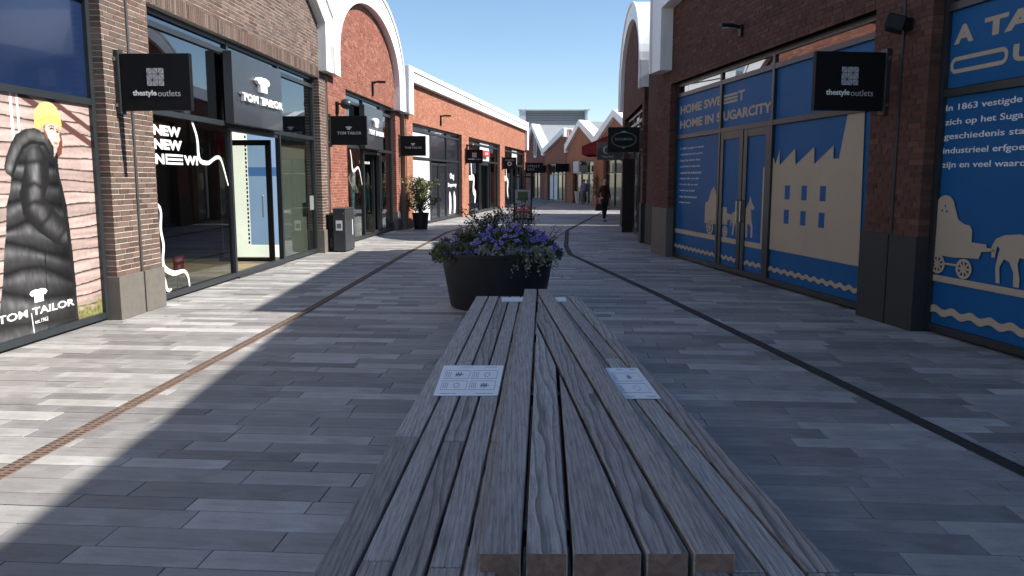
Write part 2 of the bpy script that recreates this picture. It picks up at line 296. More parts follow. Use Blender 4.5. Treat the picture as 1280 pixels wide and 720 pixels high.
# ------------------------------------------------------------------ brick laying
CAMP = Vector((0, 0, 1.6))
def spans(z, x0, x1, holes, top):
    """free intervals of a course at height z"""
    lo, hi = x0, x1
    if top:
        iv = top(z)
        if not iv: return []
        lo, hi = max(lo, iv[0]), min(hi, iv[1])
    out = [(lo, hi)]
    for hx0, hx1, hz0, hz1 in holes:
        if hz0 <= z <= hz1:
            new = []
            for a, b in out:
                if hx1 <= a or hx0 >= b: new.append((a, b)); continue
                if hx0 > a: new.append((a, hx0))
                if hx1 < b: new.append((hx1, b))
            out = new
    return [(a, b) for a, b in out if b-a > .04]
def lay_bricks(root_wall, fr, mat, x0, x1, z0, z1, holes=(), top=None, soldier=(), zmax=99, xvis=(-99, 99), limit=300, deep=.1):
    """real bricks in wild bond; the ones nearest the camera are parts, the rest one joined part"""
    BL, BH, J = .21, .0515, .011; P = BH+J; items = []; row = 0; z = z0
    while z < z1-.02:
        for a, b in spans(z+BH/2, x0, x1, list(holes)+[s_ for s_ in soldier], top):
            x = a; first = True; off = [0, .11, .055, .16][row % 4]
            while x < b-.012:
                L = BL if not (first and off) else off-J if off > J else BL
                if not first and random.random() < .12: L = .1
                first = False; e = min(x+L, b)
                if b-e < .05: e = b
                if e-x > .015: items.append((x, e, z, z+BH))
                x = e+J
        z += P; row += 1
    for sx0, sx1, sz0, sz1 in soldier:
        x = sx0
        while x < sx1-.02: items.append((x, min(x+BH, sx1), sz0+.005, sz1-J)); x += BH+J
    scored = []
    for i, (a, b, c, d) in enumerate(items):
        full = abs((b-a)-BL) < .002 and abs(d-c-BH) < .001
        if full and c < zmax and xvis[0] < a < xvis[1]: scored.append(((fr.w((a+b)/2, 0, c)-CAMP).length, i))
    scored.sort(); pick = set(i for _, i in scored[:limit])
    rest = MB(); sh = MB().box(0, BL, 0, deep, 0, BH, 'k'); me = None
    for i, (a, b, c, d) in enumerate(items):
        yy = random.uniform(-.0025, .0015)
        if i in pick:
            if me is None:
                o = sh.build('brick', mat, root_wall); me = o.data
            else: o = link('brick', me, root_wall)
            o.location = (a, yy, c)
        else: rest.piece().box(a, b, yy, deep, c, d, 'k')
    if rest.v: rest.build('brickwork', mat, root_wall, kind='stuff')

def shop_wall(root, fr, x0, x1, openings, head, prof, brick, mort, depth=.34, label=None):
    """mortar core with openings; prof = outline of the gable above the heads, left to right"""
    m = MB(); xs = [x0]+[v for o in openings for v in o[:2]]+[x1]
    for i in range(0, len(xs), 2):
        if xs[i+1]-xs[i] > .01: m.box(xs[i]+.004, xs[i+1]-.004, .0045, depth, 0, head)
    m.prism([(x0, head), (x1, head)]+prof[::-1], .0045, depth)
    return m.build('brick_wall', mort, root)
def interp(prof):
    def t(z):
        xs = []
        for (a, za), (b, zb) in zip(prof[:-1], prof[1:]):
            if (za-z)*(zb-z) < 0: xs.append(a+(b-a)*(z-za)/(zb-za))
        if prof[0][1] >= z: xs.append(prof[0][0])
        if prof[-1][1] >= z: xs.append(prof[-1][0])
        return (min(xs), max(xs)) if len(xs) > 1 else None
    return t
def frames(root, x0, x1, z0, z1, vs, hs, y=.12, w=.055, d=.09, mat='frame_dark', sill=True):
    """aluminium shopfront grid: verticals at vs, horizontals at hs, outer frame all round"""
    m = MB(); allv = [x0+w/2]+list(vs)+[x1-w/2]
    for v in allv: m.box(v-w/2, v+w/2, y, y+d, z0, z1)
    ls = [z0+w/2]+list(hs)+[z1-w/2]
    for a, b in zip(allv[:-1], allv[1:]):
        for h in ls: m.box(a+w/2, b-w/2, y+.003, y+d-.003, h-w/2, h+w/2)
    return m.build('window_frame', mat, root)
def pane(parent, x0, x1, z0, z1, mat='glass_clear', y=.165, label=None):
    o = MB().box(x0, x1, y, y+.012, z0, z1).build('window_pane', mat, parent)
    if label: o['label'] = label
    return o
def interior(root, x0, x1, z1=3.4, y0=.36, y1=5.0):
    m = MB(); m.box(x0, x1, y1, y1+.1, 0, z1); m.box(x0-.1, x0, y0, y1+.1, 0, z1); m.box(x1, x1+.1, y0, y1+.1, 0, z1)
    m.build('shop_interior', 'interior_dark', root)
    MB().box(x0-.1, x1+.1, y0, y1+.1, z1, z1+.1).build('shop_ceiling', 'interior_dark', root)
    MB().box(x0, x1, .22, y1, -.02, .018).build('shop_floor', 'interior_floor', root)
def roofcap(root, prof, y0=.34, y1=9, mat='roof_white', zb=3.75):
    return MB().prism([(prof[0][0], zb), (prof[-1][0], zb)]+prof[::-1], y0, y1).build('roof', mat, root)
def shirt(cx, cz, s_, sz=None):
    sz = sz or s_*.62
    return [(cx+a*s_, cz+b*sz) for a, b in [(-.27, -.42), (.27, -.42), (.27, .06), (.38, 0), (.52, .2), (.42, .38), (.14, .46), (0, .40), (-.14, .46), (-.42, .38), (-.52, .2), (-.38, 0), (-.27, .06)]]

# ================================================================== GROUND
g = MB().box(-60, 60, -12, 150, -.3, -.02).build('ground', 'joint_sand', None, kind='structure')
far = MB().box(-60, 60, 75, 150, -.02, 0.0).build('far_plaza', 'stone_dark', None, kind='structure')
PANG = R(-4.25)   # the paving courses run square to this street direction
pav = bpy.data.objects.new('plaza_paving', None); COL.objects.link(pav); pav['kind'] = 'structure'; pav.location = (0, 0, 0); pav.rotation_euler = (0, 0, PANG)
items = []; y = -1.5
while y < 76:
    wd = random.choice([.15, .165, .2, .2, .165]); x = -14-random.random()*.8
    while x < 16:
        L = random.choice([.5, .6, .6, .7, .8, .9, 1.0]); items.append((x, x+L-.005, y, y+wd-.005)); x += L
    y += wd
sc = []
for i, (a, b, c, d) in enumerate(items):
    cx, cy = (a+b)/2, (c+d)/2
    wx = cx*math.cos(PANG)-cy*math.sin(PANG); wy = cx*math.sin(PANG)+cy*math.cos(PANG)
    if wy > 2.6 and abs(wx)/max(wy, .1) < .68 and wx > -4.1-(.0 if wy < 9 else 0) and wx < 4.9: sc.append((wy, i))
sc.sort(); pick = set(i for _, i in sc[:300]); rest = MB(); shared = {}
for i, (a, b, c, d) in enumerate(items):
    dz = random.uniform(-.0012, .0012)
    if i in pick:
        key = (round(b-a, 3), round(d-c, 3))
        if key not in shared:
            o = MB().box(0, b-a, 0, d-c, -.03, 0, 'b').build('paver', 'paver_concrete', pav, bevel=.0018); shared[key] = o.data
        else: o = link('paver', shared[key], pav)
        o.location = (a, c, dz)
    else: rest.piece().box(a, b, c, d, -.03, dz, 'b')
rest.build('paver_field', 'paver_concrete', pav, kind='stuff')
# drain gratings: corten strips of half-metre castings laid along both sides of the street
def drain(name, pts, wdt, mat):
    root = bpy.data.objects.new(name, None); COL.objects.link(root); root['kind'] = 'structure'; cnt = 0; far_ = MB(); farslot = MB()
    proto = None
    for (x0, y0), (x1, y1) in zip(pts[:-1], pts[1:]):
        v = Vector((x1-x0, y1-y0, 0)); L = v.length; v.normalize(); a = math.atan2(-v.x, v.y); t = 0
        while t < L-.05:
            e = min(t+.5, L); px, py = x0+v.x*t, y0+v.y*t
            if proto is None:
                proto = MB().box(-wdt/2, wdt/2, .003, .497, -.02, .006, 'b').build('drain_grate', mat, root, bevel=.002)
                sl_ = MB()
                for k_ in range(11):
                    for sgn in (-1, 1): sl_.box(min(sgn*.012, sgn*.052), max(sgn*.012, sgn*.052), .03+k_*.042, .043+k_*.042, .004, .0068, 'b')
                so_ = sl_.build('drain_slot', 'slot_dark', proto)
                o = proto
            else:
                o = link('drain_grate', proto.data, root)
                if cnt < 60: so2 = link('drain_slot', so_.data, o)
            o.location = (px, py, 0); o.rotation_euler = (0, 0, a); o.scale = (1, (e-t)/.5, 1)
            t += .5; cnt += 1
    return root
drain('drain_channel', [(-2.93, -1.0), (-2.83, 3.5), (-2.50, 9.92), (-2.30, 17.0), (-1.96, 24.4), (-.9, 32.0), (2.2, 52)], .11, 'corten')
drain('drain_channel', [(3.45, -.5), (2.82, 4.23), (2.03, 11.15), (1.25, 17.12), (1.30, 19.2), (1.74, 25.2), (3.6, 35), (5.5, 45)], .11, 'corten_shaded')  # same corten as the left drain, with the street's shade put into its colour

# ================================================================== BUILDINGS, LEFT
HEAD = 3.74
def upright_pipe(root, x, y, z1, name='downpipe', mat='pipe_grey'):
    m = MB().box(x-.022, x+.022, -.014, .02, 0, z1)
    for z in (.52, 1.4, 2.6): m.box(x-.03, x+.03, -.018, .02, z, z+.025)
    m.build(name, mat, root)
# ---- L0 poster shop
b0 = thing('shop_building', 'brown brick shop at left edge with a navy upper window above the coat poster', 'building', FL, -4, 0, 0)
b0.location = FL.w(0, 0); 
prof = [(-9, 5.0), (-4.3, 6.6), (.545, 5.0)]
wl = shop_wall(b0, FL, -9, .545, [(-8.3, 0.0)], HEAD, prof, 'brick_brown', 'mortar')
lay_bricks(wl, FL, 'brick_brown', -9, .537, .5, 3.8, holes=[(-8.3, 0.0, 0, HEAD)], deep=.2, xvis=(-1, 2), limit=170)
frames(b0, -8.3, 0.0, 0.03, HEAD, [-2.9, -5.6], [2.44, 3.55], w=.07)
for a, c in ((-8.3, -5.6), (-5.6, -2.9), (-2.9, 0)):
    pane(b0, a+.05, c-.06, 2.48, 3.52, 'navy_panel'); pane(b0, a+.05, c-.06, 3.58, 3.70, 'navy_panel')
    if a < -3: pane(b0, a+.05, c-.06, .08, 2.40, 'dark_panel')
for xa, xb in ((-9.02, -8.28), (-.012, .535)): MB().box(xa, xb, -.03, .3, 0, .5).build('plinth', 'stone_grey', b0, bevel=.004)
MB().band([(-9.1, 3.85), (-9.1, 5.2), (-4.3, 7.0), (.54, 5.2), (.54, 3.95)], [(-8.5, 3.85), (-8.5, 4.9), (-4.3, 6.4), (.0, 4.9), (.0, 3.95)], -.18, .4).build('roof_trim', 'white_trim', b0, bevel=.006)
roofcap(b0, prof, mat='roof_white')
# ---- L1
b1 = thing('shop_building', 'brown brick gabled shop with the white ribbon window and open glass door', 'building', FL, 0)
prof = [(.555, 5.0), (4.75, 7.3), (9.0, 4.95)]
wl = shop_wall(b1, FL, .555, 9.0, [(1.05, 8.4)], HEAD, prof, 'brick_brown', 'mortar')
lay_bricks(wl, FL, 'brick_brown', .563, 8.995, .5, 6.9, holes=[(1.05, 8.4, 0, HEAD)], soldier=[(1.05, 8.4, HEAD, HEAD+.215)], top=interp([(.565, 4.95), (4.75, 7.2), (8.995, 4.9)]), zmax=3.7, deep=.2)
frames(b1, 1.05, 8.4, .03, HEAD, [3.8, 6.15], [2.46, 3.55], w=.075).data.name
m = MB()
pane(b1, 1.1, 3.76, .08, 2.42, 'glass_clear'); pane(b1, 6.2, 8.34, .08, 2.42, 'glass_clear')
for a, c in ((1.1, 3.76), (6.2, 8.34)): pane(b1, a, c, 2.5, 3.5, 'glass_upper')
for a, c in ((1.1, 3.76), (3.84, 6.11), (6.2, 8.34)): pane(b1, a, c, 3.59, 3.70, 'glass_upper')
for xa, xb in ((.575, 1.07), (8.38, 8.99)): MB().box(xa, xb, -.03, .3, 0, .5).build('plinth', 'stone_grey', b1, bevel=.004)
MB().band([(.555, 3.95), (.555, 5.2), (4.7, 7.6), (9.0, 5.1), (9.0, 3.88)], [(1.1, 3.95), (1.1, 4.9), (4.7, 6.95), (8.42, 4.86), (8.42, 3.88)], -.18, .4).build('roof_trim', 'white_trim', b1, bevel=.006)
MB().box(8.80, 8.815, -.187, -.17, 3.92, 5.0).build('trim_seam', 'pipe_grey', b1)
roofcap(b1, prof); upright_pipe(b1, .55, -.02, 3.95)
interior(b1, 1.1, 8.9)
# entrance: head, pale wall and blue board with added glow, open leaf
MB().box(3.84, 6.11, .10, .30, .0, .03).build('threshold', 'stone_dark', b1)
dm = MB().box(3.88, 6.08, .14, .24, 2.36, 2.42)
dm.build('door_frame', 'frame_dark', b1)
leaf = MB(); LX = 5.98
leaf.box(LX, LX+.05, .26, 1.32, .06, .13).box(LX, LX+.05, .26, 1.32, 2.22, 2.32).box(LX, LX+.05, .26, .36, .13, 2.22).box(LX, LX+.05, 1.24, 1.32, .13, 2.22)
lf = leaf.build('door', 'frame_black', b1); MB().box(LX+.02, LX+.03, .36, 1.24, .13, 2.22).build('door_pane', 'glass_door', lf)
MB().tube([(LX-.04, .42, .9), (LX-.07, .42, .9), (LX-.07, .42, 1.3), (LX-.04, .42, 1.3)], .012).build('door_handle', 'steel', lf, smooth=True)
dw = MB().box(7.3, 7.4, .42, 1.56, 0, 3.0).build('added_glow_wall', 'added_glow_pale', b1); dw['label'] = 'pale wall and blue board with added glow behind the open door'
MB().box(7.27, 7.3, .52, 1.18, .27, 2.5).build('display_board', 'added_glow_blue', dw); MB().box(7.262, 7.27, .52, 1.18, 1.66, 1.84).build('display_band', 'added_glow_navy', dw)
mm = MB()
for q in range(26): mm.box(7.258, 7.27, 1.2, 1.23, .29+q*.085, .29+q*.085+.055)
mm.build('display_stitching', 'frame_black', dw)
MB().box(6.75, 8.38, .34, .38, .02, 2.9).build('partition', 'interior_pale', b1)
# ---- L1 fascia board
def tt_board(fr, x0, x1, z0, z1, label, sc_):
    t = thing('shop_sign', label, 'sign', fr, (x0+x1)/2, .1, z0); hw = (x1-x0)/2; h = z1-z0
    MB().box(-hw, hw, -.14, 0, 0, h).build('board', 'board_charcoal', t, bevel=.004)
    text('shop_name', 'TOM TAILOR', 'white_letter', t, -hw*.80, hw*.88, h*.335, h*.455, -.145, .018, .055)
    MB().prism(shirt(hw*.06, h*.64, .58, .28), -.2, -.145).build('shirt_emblem', 'white_letter', t)
    return t
tt_board(FL, 3.56, 5.84, 2.46, 3.55, 'large charcoal fascia board with raised TOM TAILOR letters over the open glass door', 1)
# vinyl on the ribbon window
def ribbon(parent, pts, widths, mat, y, name='ribbon_print'):
    V = [Vector((p[0], 0, p[1])) for p in pts]; P = []
    for i in range(len(V)-1):
        p0, p1, p2, p3 = V[max(i-1, 0)], V[i], V[i+1], V[min(i+2, len(V)-1)]
        for j in range(6):
            t = j/6; P.append((.5*((2*p1)+(-p0+p2)*t+(2*p0-5*p1+4*p2-p3)*t*t+(-p0+3*p1-3*p2+p3)*t**3), widths[i]*(1-t)+widths[i+1]*t))
    P.append((V[-1], widths[-1])); o, n_ = [], []
    for i, (p, w_) in enumerate(P):
        d = (P[min(i+1, len(P)-1)][0]-P[max(i-1, 0)][0]).normalized(); nn = Vector((-d.z, 0, d.x)); o.append(((p+nn*w_/2).x, (p+nn*w_/2).z)); n_.append(((p-nn*w_/2).x, (p-nn*w_/2).z))
    return MB().band(o, n_, y, y+.002).build(name, mat, parent)
for tx, x0, x1, z0, z1 in (('NEW', 1.36, 2.14, 2.165, 2.30), ('NEW', 1.36, 2.16, 1.985, 2.12), ('NEW!', 1.37, 2.62, 1.795, 1.93)):
    if tx == 'NEW':
        text('window_letters', tx, 'white_vinyl', b1, x0, x1, z0, z1, .163, .05, .003)
    else:
        text('window_letters', 'N', 'white_vinyl', b1, x0, 1.62, z0, z1, .163, .05, .003)
        mm = MB()
        for q in (0, .054, .108): MB().box(1.66, 2.16, .160, .163, z0+q, z0+q+.03).build('window_letters', 'white_vinyl', b1)
        MB().box(1.66, 1.70, .1605, .1625, z0+.01, z1-.01).build('window_letters', 'white_vinyl', b1)
        text('window_letters', 'W!', 'white_vinyl', b1, 2.19, 2.64, z0, z1, .163, .05, .003)
ribbon(b1, [(2.50, 2.42), (2.62, 2.25), (2.66, 2.12), (2.67, 1.94), (2.75, 1.855), (2.99, 1.84), (3.16, 1.89), (3.33, 1.93), (3.48, 1.88), (3.7, 1.5)], [.05, .06, .07, .08, .07, .06, .05, .055, .05, .03], 'white_vinyl', .160)
ribbon(b1, [(1.10, 1.33), (1.36, 1.27), (1.44, 1.17), (1.41, .95), (1.46, .74), (1.42, .55), (1.47, .43), (1.71, .34), (2.0, .335), (2.12, .25), (2.16, .08)], [.04, .05, .055, .06, .06, .06, .08, .07, .05, .05, .03], 'white_vinyl', .160)
ribbon(b1, [(1.40, .40), (1.45, .25), (1.50, .14), (1.62, .135)], [.05, .06, .05, .02], 'white_vinyl', .160)
# sale easel and clothes inside the window
t = thing('sale_card', 'small red sale card standing on the window floor behind the ribbon glass', 'sign', FL, 2.05, .25, .02)
MB().box(-.14, .14, -.01, .01, .24, .52).build('card', 'red_paint', t); MB().tube([(-.1, 0, 0), (0, .02, .26)], .008, 6).tube([(.1, 0, 0), (0, .02, .26)], .008, 6).build('stand_leg', 'frame_black', t)
text('card_letters', 'NEW', 'white_vinyl', t, -.08, .08, .44, .49, -.011, .01, .002); text('card_letters', '%', 'white_vinyl', t, -.05, .05, .28, .40, -.011, .01, .002)
def rail(fr, x, y, label, n, cols, zl=1.55, ln=1.2, group=None):
    t = thing('clothes_rail', label, 'clothes rail', fr, x, y, .02, group='clothes rails in the shop')
    m = MB().tube([(-ln/2, 0, 0), (-ln/2, 0, zl), (ln/2, 0, zl), (ln/2, 0, 0)], .014, 6); m.tube([(-ln/2, -.25, .02), (-ln/2, .25, .02)], .014, 6).tube([(ln/2, -.25, .02), (ln/2, .25, .02)], .014, 6); m.build('rail', 'steel', t)
    for i in range(n):
        gx = -ln/2+.08+(ln-.16)*i/(n-1); L = random.uniform(.6, .95); w_ = random.uniform(.19, .24)
        pts = [(-w_, -L), (w_, -L), (w_*.9, -.3), (w_*1.25, -.55), (w_*1.45, -.52), (w_*1.05, -.12), (.06, -.03), (-.06, -.03), (-w_*1.05, -.12), (-w_*1.45, -.52), (-w_*1.25, -.55), (-w_*.9, -.3)]
        mb = MB().prism(pts, -.022, .022); mb.v = [(y_, x_, z_) for x_, y_, z_ in mb.v]
        g_ = mb.build('garment', random.choice(cols), t, fix=True); g_.location = (gx, 0, zl-.02)
        g_.rotation_euler = (0, 0, random.uniform(-.2, .2))
rail(FL, 2.2, 1.9, 'clothes rail of dark garments deep behind the ribbon window', 9, ['cloth_navy', 'cloth_grey', 'cloth_green'])
rail(FL, 3.1, 2.9, 'clothes rail with sand and red garments far inside the brown brick shop', 9, ['cloth_red', 'cloth_sand', 'cloth_navy'])
rail(FL, 7.9, .75, 'short clothes rail inside the window right of the open door', 5, ['cloth_grey', 'cloth_sand'], ln=.6)
o = MB().box(8.05, 8.32, .168, .172, .95, 1.25).build('window_notice', 'card_white', b1)
# ---- L2 arch
b2 = thing('shop_building', 'red brick shop under a rounded white arch behind the grey litter bin', 'building', FL2, 0)
b2.location = FL2.w(0, 0)
arc = ell(3.95, 4.45, 3.85, 2.0, 180, 0, 28)
prof = [(.02, 4.45)]+ell(3.95, 4.45, 3.6, 1.9, 178, 2, 26)+[(7.95, 4.45)]
wl = shop_wall(b2, FL2, .02, 7.98, [(1.6, 7.3)], HEAD, prof, 'brick_red', 'mortar_red')
lay_bricks(wl, FL2, 'brick_red', .03, 7.97, .5, 6.3, holes=[(1.6, 7.3, 0, HEAD)], top=interp([(.04, 4.5)]+ell(3.95, 4.45, 3.55, 1.8, 175, 5, 26)+[(7.95, 4.5)]), zmax=6)
frames(b2, 1.6, 7.3, .03, HEAD, [3.72, 5.75], [2.42, 3.5], w=.08)
pane(b2, 1.66, 3.67, .08, 2.37, 'glass_clear'); pane(b2, 5.8, 7.22, .08, 2.37, 'glass_clear')
for a, c in ((1.66, 3.67), (5.8, 7.22)): pane(b2, a, c, 2.47, 3.45, 'glass_upper')
for a, c in ((1.66, 3.67), (3.77, 5.7), (5.8, 7.22)): pane(b2, a, c, 3.55, 3.68, 'glass_upper')
for xa, xb in ((.03, 1.62), (7.28, 7.97)): MB().box(xa, xb, -.03, .3, 0, .6).build('plinth', 'stone_grey', b2, bevel=.004)
MB().band([(.0, 3.88), (.0, 4.45)]+ell(3.98, 4.45, 3.98, 2.18, 180, 0, 36)+[(8.0, 4.45), (8.0, 3.7)], [(.58, 3.88), (.58, 4.45)]+ell(3.9, 4.45, 3.3, 1.58, 180, 0, 36)+[(7.22, 4.45), (7.22, 3.7)], -.18, .5).build('roof_trim', 'white_trim', b2, fix=True)
MB().prism(ell(3.98, 4.2, 3.9, 2.35, 0, 180, 30), .5, 9).build('roof', 'roof_white', b2); 
upright_pipe(b2, .06, -.03, 3.88); interior(b2, 1.7, 7.8, y1=4.2)
MB().box(3.77, 3.83, .14, .24, .05, 2.36).box(5.64, 5.70, .14, .24, .05, 2.36).box(3.77, 5.7, .14, .24, 2.28, 2.36).build('door_frame', 'frame_dark', b2)
lf = MB().box(5.55, 5.60, .3, 1.25, .06, .14).box(5.55, 5.60, .3, 1.25, 2.16, 2.26).box(5.55, 5.60, .3, .38, .14, 2.16).box(5.55, 5.60, 1.17, 1.25, .14, 2.16).build('door', 'frame_dark', b2)
MB().box(5.57, 5.58, .38, 1.17, .14, 2.16).build('door_pane', 'glass_door', lf)
tt_board(FL2, 3.25, 5.36, 2.4, 3.52, 'charcoal fascia board with raised TOM TAILOR letters under the rounded brick arch', 1)
ribbon(b2, [(2.49, 2.33), (2.60, 2.12), (2.66, 1.86), (2.85, 1.82), (3.2, 1.90), (3.4, 1.8), (3.62, 1.45)], [.05, .06, .09, .08, .06, .05, .03], 'white_vinyl', .160)
text('window_letters', 'TOM TAILOR', 'white_vinyl', b2, 3.85, 5.1, 2.02, 2.09, .3, .02, .003)
# ---- T long orange building
b3 = thing('shop_building', 'long orange brick building with three shopfronts under a straight white fascia', 'building', FT, 0)
b3.location = FT.w(0, 0)
HT = 3.45; prof = [(-8.6, 4.95), (19.7, 5.02)]
ops = [(-7.7, -.15), (1.25, 9.45), (11.0, 19.0)]
wl = shop_wall(b3, FT, -8.6, 19.7, ops, HT, prof, 'brick_orange', 'mortar_red')
lay_bricks(wl, FT, 'brick_orange', -8.58, 19.69, .02, 4.9, holes=[(a, b_, 0, HT) for a, b_ in ops], zmax=6)
fr3 = frames(b3, -7.7, -.15, .03, HT, [-4.9, -2.4], [2.32, 3.25], w=.08)
pane(b3, -7.65, -4.95, .08, 2.27, 'card_white'); pane(b3, -7.65, -4.95, 2.37, 3.2, 'card_white')
for a, c in ((-4.85, -2.45), (-2.35, -.2)): pane(b3, a, c, 2.37, 3.2, 'dark_panel')
for a, c in ((-7.65, -4.95), (-4.85, -2.45), (-2.35, -.2)): pane(b3, a, c, 3.3, 3.4, 'glass_upper')
pane(b3, -2.35, -.2, .08, 2.27, 'dark_panel')
dl = MB()
for a, c in ((-4.82, -3.70), (-3.60, -2.48)): dl.box(a, a+.09, .13, .2, .05, 2.2).box(c-.09, c, .13, .2, .05, 2.2).box(a+.09, c-.09, .133, .197, .05, .17).box(a+.09, c-.09, .133, .197, 2.1, 2.2)
dd = dl.build('door', 'frame_dark', b3); MB().box(-4.73, -2.57, .16, .17, .17, 2.1).build('door_pane', 'dark_panel', dd); MB().tube([(-3.72, .1, .9), (-3.72, .1, 1.35)], .02).build('door_handle', 'steel', dd)
text('window_letters', 'Oog', 'white_vinyl', b3, -1.75, -1.0, 1.55, 1.85, .158, .05, .003); text('window_letters', 'Depowey', 'white_vinyl', b3, -2.1, -.55, 1.25, 1.45, .158, .05, .003)
for cx in (-1.75, -.95): MB().prism([(cx-.13, .2), (cx+.08, .2), (cx+.22, .45), (cx+.22, .85), (cx+.06, 1.05), (cx-.05, 1.12), (cx-.17, .95), (cx-.13, .6)], .156, .158).build('window_shape', 'white_vinyl', b3)
frames(b3, 1.25, 9.45, .03, HT, [4.35, 7.1], [2.45, 3.22], w=.09)
frames(b3, 11.0, 19.0, .03, HT, [14.3, 16.7], [2.45, 3.22], w=.09)
for (a, c) in ((1.3, 4.3), (7.15, 9.38), (11.05, 14.25), (16.75, 18.94)):
    pane(b3, a, c, .08, 2.4, 'glass_clear'); pane(b3, a, c, 2.5, 3.17, 'glass_upper'); pane(b3, a, c, 3.27, 3.4, 'glass_upper')
for (a, c) in ((4.4, 7.05), (14.35, 16.65)):
    pane(b3, a, c, 2.5, 3.40, 'cladding_grey')
    dl = MB().box(a+.2, a+.3, .13, .2, .05, 2.4).box(c-.5, c-.4, .13, .2, .05, 2.4).box(a+.3, c-.5, .133, .197, 2.28, 2.4); dd = dl.build('door', 'frame_dark', b3); MB().box(a+.3, c-.5, .3, .31, .05, 2.28).build('door_pane', 'glass_clear', dd)
interior(b3, 1.3, 9.4, z1=3.3, y1=3.5); interior(b3, 11.05, 18.95, z1=3.3, y1=3.5)
for zz, hh, xx, ww in ((1.95, .4, 1.5, .5), (1.55, .22, 1.5, 1.5), (2.0, .4, 11.2, .5), (1.5, .3, 11.2, 1.1)): MB().box(xx, xx+ww, .158, .16, zz, zz+hh).build('window_print', 'white_vinyl', b3)
ribbon(b3, [(2.5, 2.4), (2.65, 1.8), (3.1, 1.6), (3.0, 1.1), (3.4, .9), (3.3, .5)], [.15, .18, .3, .3, .35, .15], 'white_vinyl', .158)
ribbon(b3, [(12.4, 2.4), (12.6, 1.7), (13.1, 1.4), (12.9, 1.0), (13.2, .5)], [.15, .2, .35, .3, .2], 'white_vinyl', .158)
out = [(-8.62, 3.66), (-8.62, 5.17), (19.75, 5.3), (19.75, 3.5)]
MB().band(out, [(-8.12, 3.66), (-8.12, 4.70), (19.1, 4.73), (19.1, 3.5)], -.18, .5).build('roof_trim', 'white_trim', b3, bevel=.006)
MB().box(-8.1, 19.7, -.2, -.19, 5.0, 5.025).build('trim_seam', 'pipe_grey', b3)
MB().box(-8.6, 19.7, .34, 12, 3.7, 4.95).build('roof', 'roof_white', b3)
upright_pipe(b3, -8.5, -.04, 3.66)
t = thing('shop_sign', 'small bright red fascia sign above a door of the long orange brick building', 'sign', FT, 5.4, .1, 2.7); MB().box(-.75, .95, -.1, 0, 0, .28).build('board', 'red_paint', t, bevel=.01); text('sign_letters', 'LEVI', 'white_vinyl', t, -.3, .5, .08, .2, -.104, .02, .004)

# ================================================================== BUILDINGS, RIGHT
HR = 3.5
# ---- HOME unit: local x from -8.75 (far) to -.01 (seam)
b4 = thing('shop_building', 'dark red brick building with the HOME SWEET HOME IN SUGARCITY factory mural window', 'building', FR, 0)
b4.location = FR.w(0, 0)
prof = [(-8.75, 5.15), (0, 5.85)]
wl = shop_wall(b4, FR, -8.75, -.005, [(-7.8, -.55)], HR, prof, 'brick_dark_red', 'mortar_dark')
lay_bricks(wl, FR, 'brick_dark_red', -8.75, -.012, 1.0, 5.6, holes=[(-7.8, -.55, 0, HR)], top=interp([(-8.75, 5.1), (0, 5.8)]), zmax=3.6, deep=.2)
frames(b4, -7.8, -.55, .03, HR, [-5.42, -3.38], [2.44, 3.26], w=.075)
for a, c in ((-7.75, -5.47), (-5.37, -3.43), (-3.33, -.6)):
    pane(b4, a, c, 3.30, 3.46, 'glass_upper', y=.15); pane(b4, a, c, 2.48, 3.22, 'blue_vinyl')
pane(b4, -7.75, -5.47, .08, 2.40, 'blue_vinyl'); pane(b4, -3.33, -.6, .08, 2.40, 'blue_vinyl')
for k_, (a, c) in enumerate(((-5.37, -4.42), (-4.38, -3.43))):
    m = MB().box(a, a+.13, .13, .19, .05, 2.40).box(c-.13, c, .13, .19, .05, 2.40).box(a+.13, c-.13, .133, .187, 2.28, 2.40).box(a+.13, c-.13, .133, .187, .05, .12)
    d_ = m.build('door', 'frame_dark', b4); MB().box(a+.13, c-.13, .155, .165, .12, 2.28).build('door_pane', 'blue_vinyl', d_)
    hx = c-.06 if k_ == 0 else a+.06
    MB().tube([(hx, .13, .9), (hx, .08, .9), (hx, .08, 1.25), (hx, .13, 1.25)], .012).build('door_handle', 'steel', d_, smooth=True)
for xa, xb in ((-8.77, -7.78), (-.57, -.012)): MB().box(xa, xb, -.03, .3, 0, 1.0).build('plinth', 'stone_dark' if xa > -5 else 'stone_grey', b4, bevel=.004)
MB().band([(-8.4, 3.77), (-8.4, 5.5), (0, 6.2)], [(-7.75, 3.77), (-7.75, 4.97), (0, 5.6)], -.25, .4).build('roof_trim', 'white_trim', b4, bevel=.006)
MB().prism([(-8.75, 3.75), (0, 3.75), (0, 6.0), (-8.75, 5.35)], .34, 9).build('roof', 'roof_white', b4)
MB().box(-7.7, -.6, .35, .4, 0, 3.5).build('shop_interior', 'interior_dark', b4)
VY = .150   # printed film just proud of the glass
def printed(parent, pts, mat='beige_vinyl', y=VY, name='mural_print'): return MB().prism(pts, y, y+.002).build(name, mat, parent)
def wavepts(x0, x1, zc, th, amp, lam, n=None):
    n = n or int((x1-x0)/lam*8); u = [(x0+(x1-x0)*i/n, zc+th/2+amp*math.sin((x0+(x1-x0)*i/n)*2*math.pi/lam)) for i in range(n+1)]
    return u+[(a, b_-th) for a, b_ in u[::-1]]
for a, c in ((-7.75, -5.47), (-5.24, -4.55), (-4.25, -3.56)):
    printed(b4, [(a, .515), (c, .515), (c, .60), (a, .60)], y=VY if a < -5.4 else .152)
for a, c in ((-7.75, -5.47), (-5.24, -4.55), (-4.25, -3.56), (-3.33, -.62)): printed(b4, wavepts(a, c, .25, .06, .017, .22), y=VY if (a < -5.4 or a > -3.4) else .152)
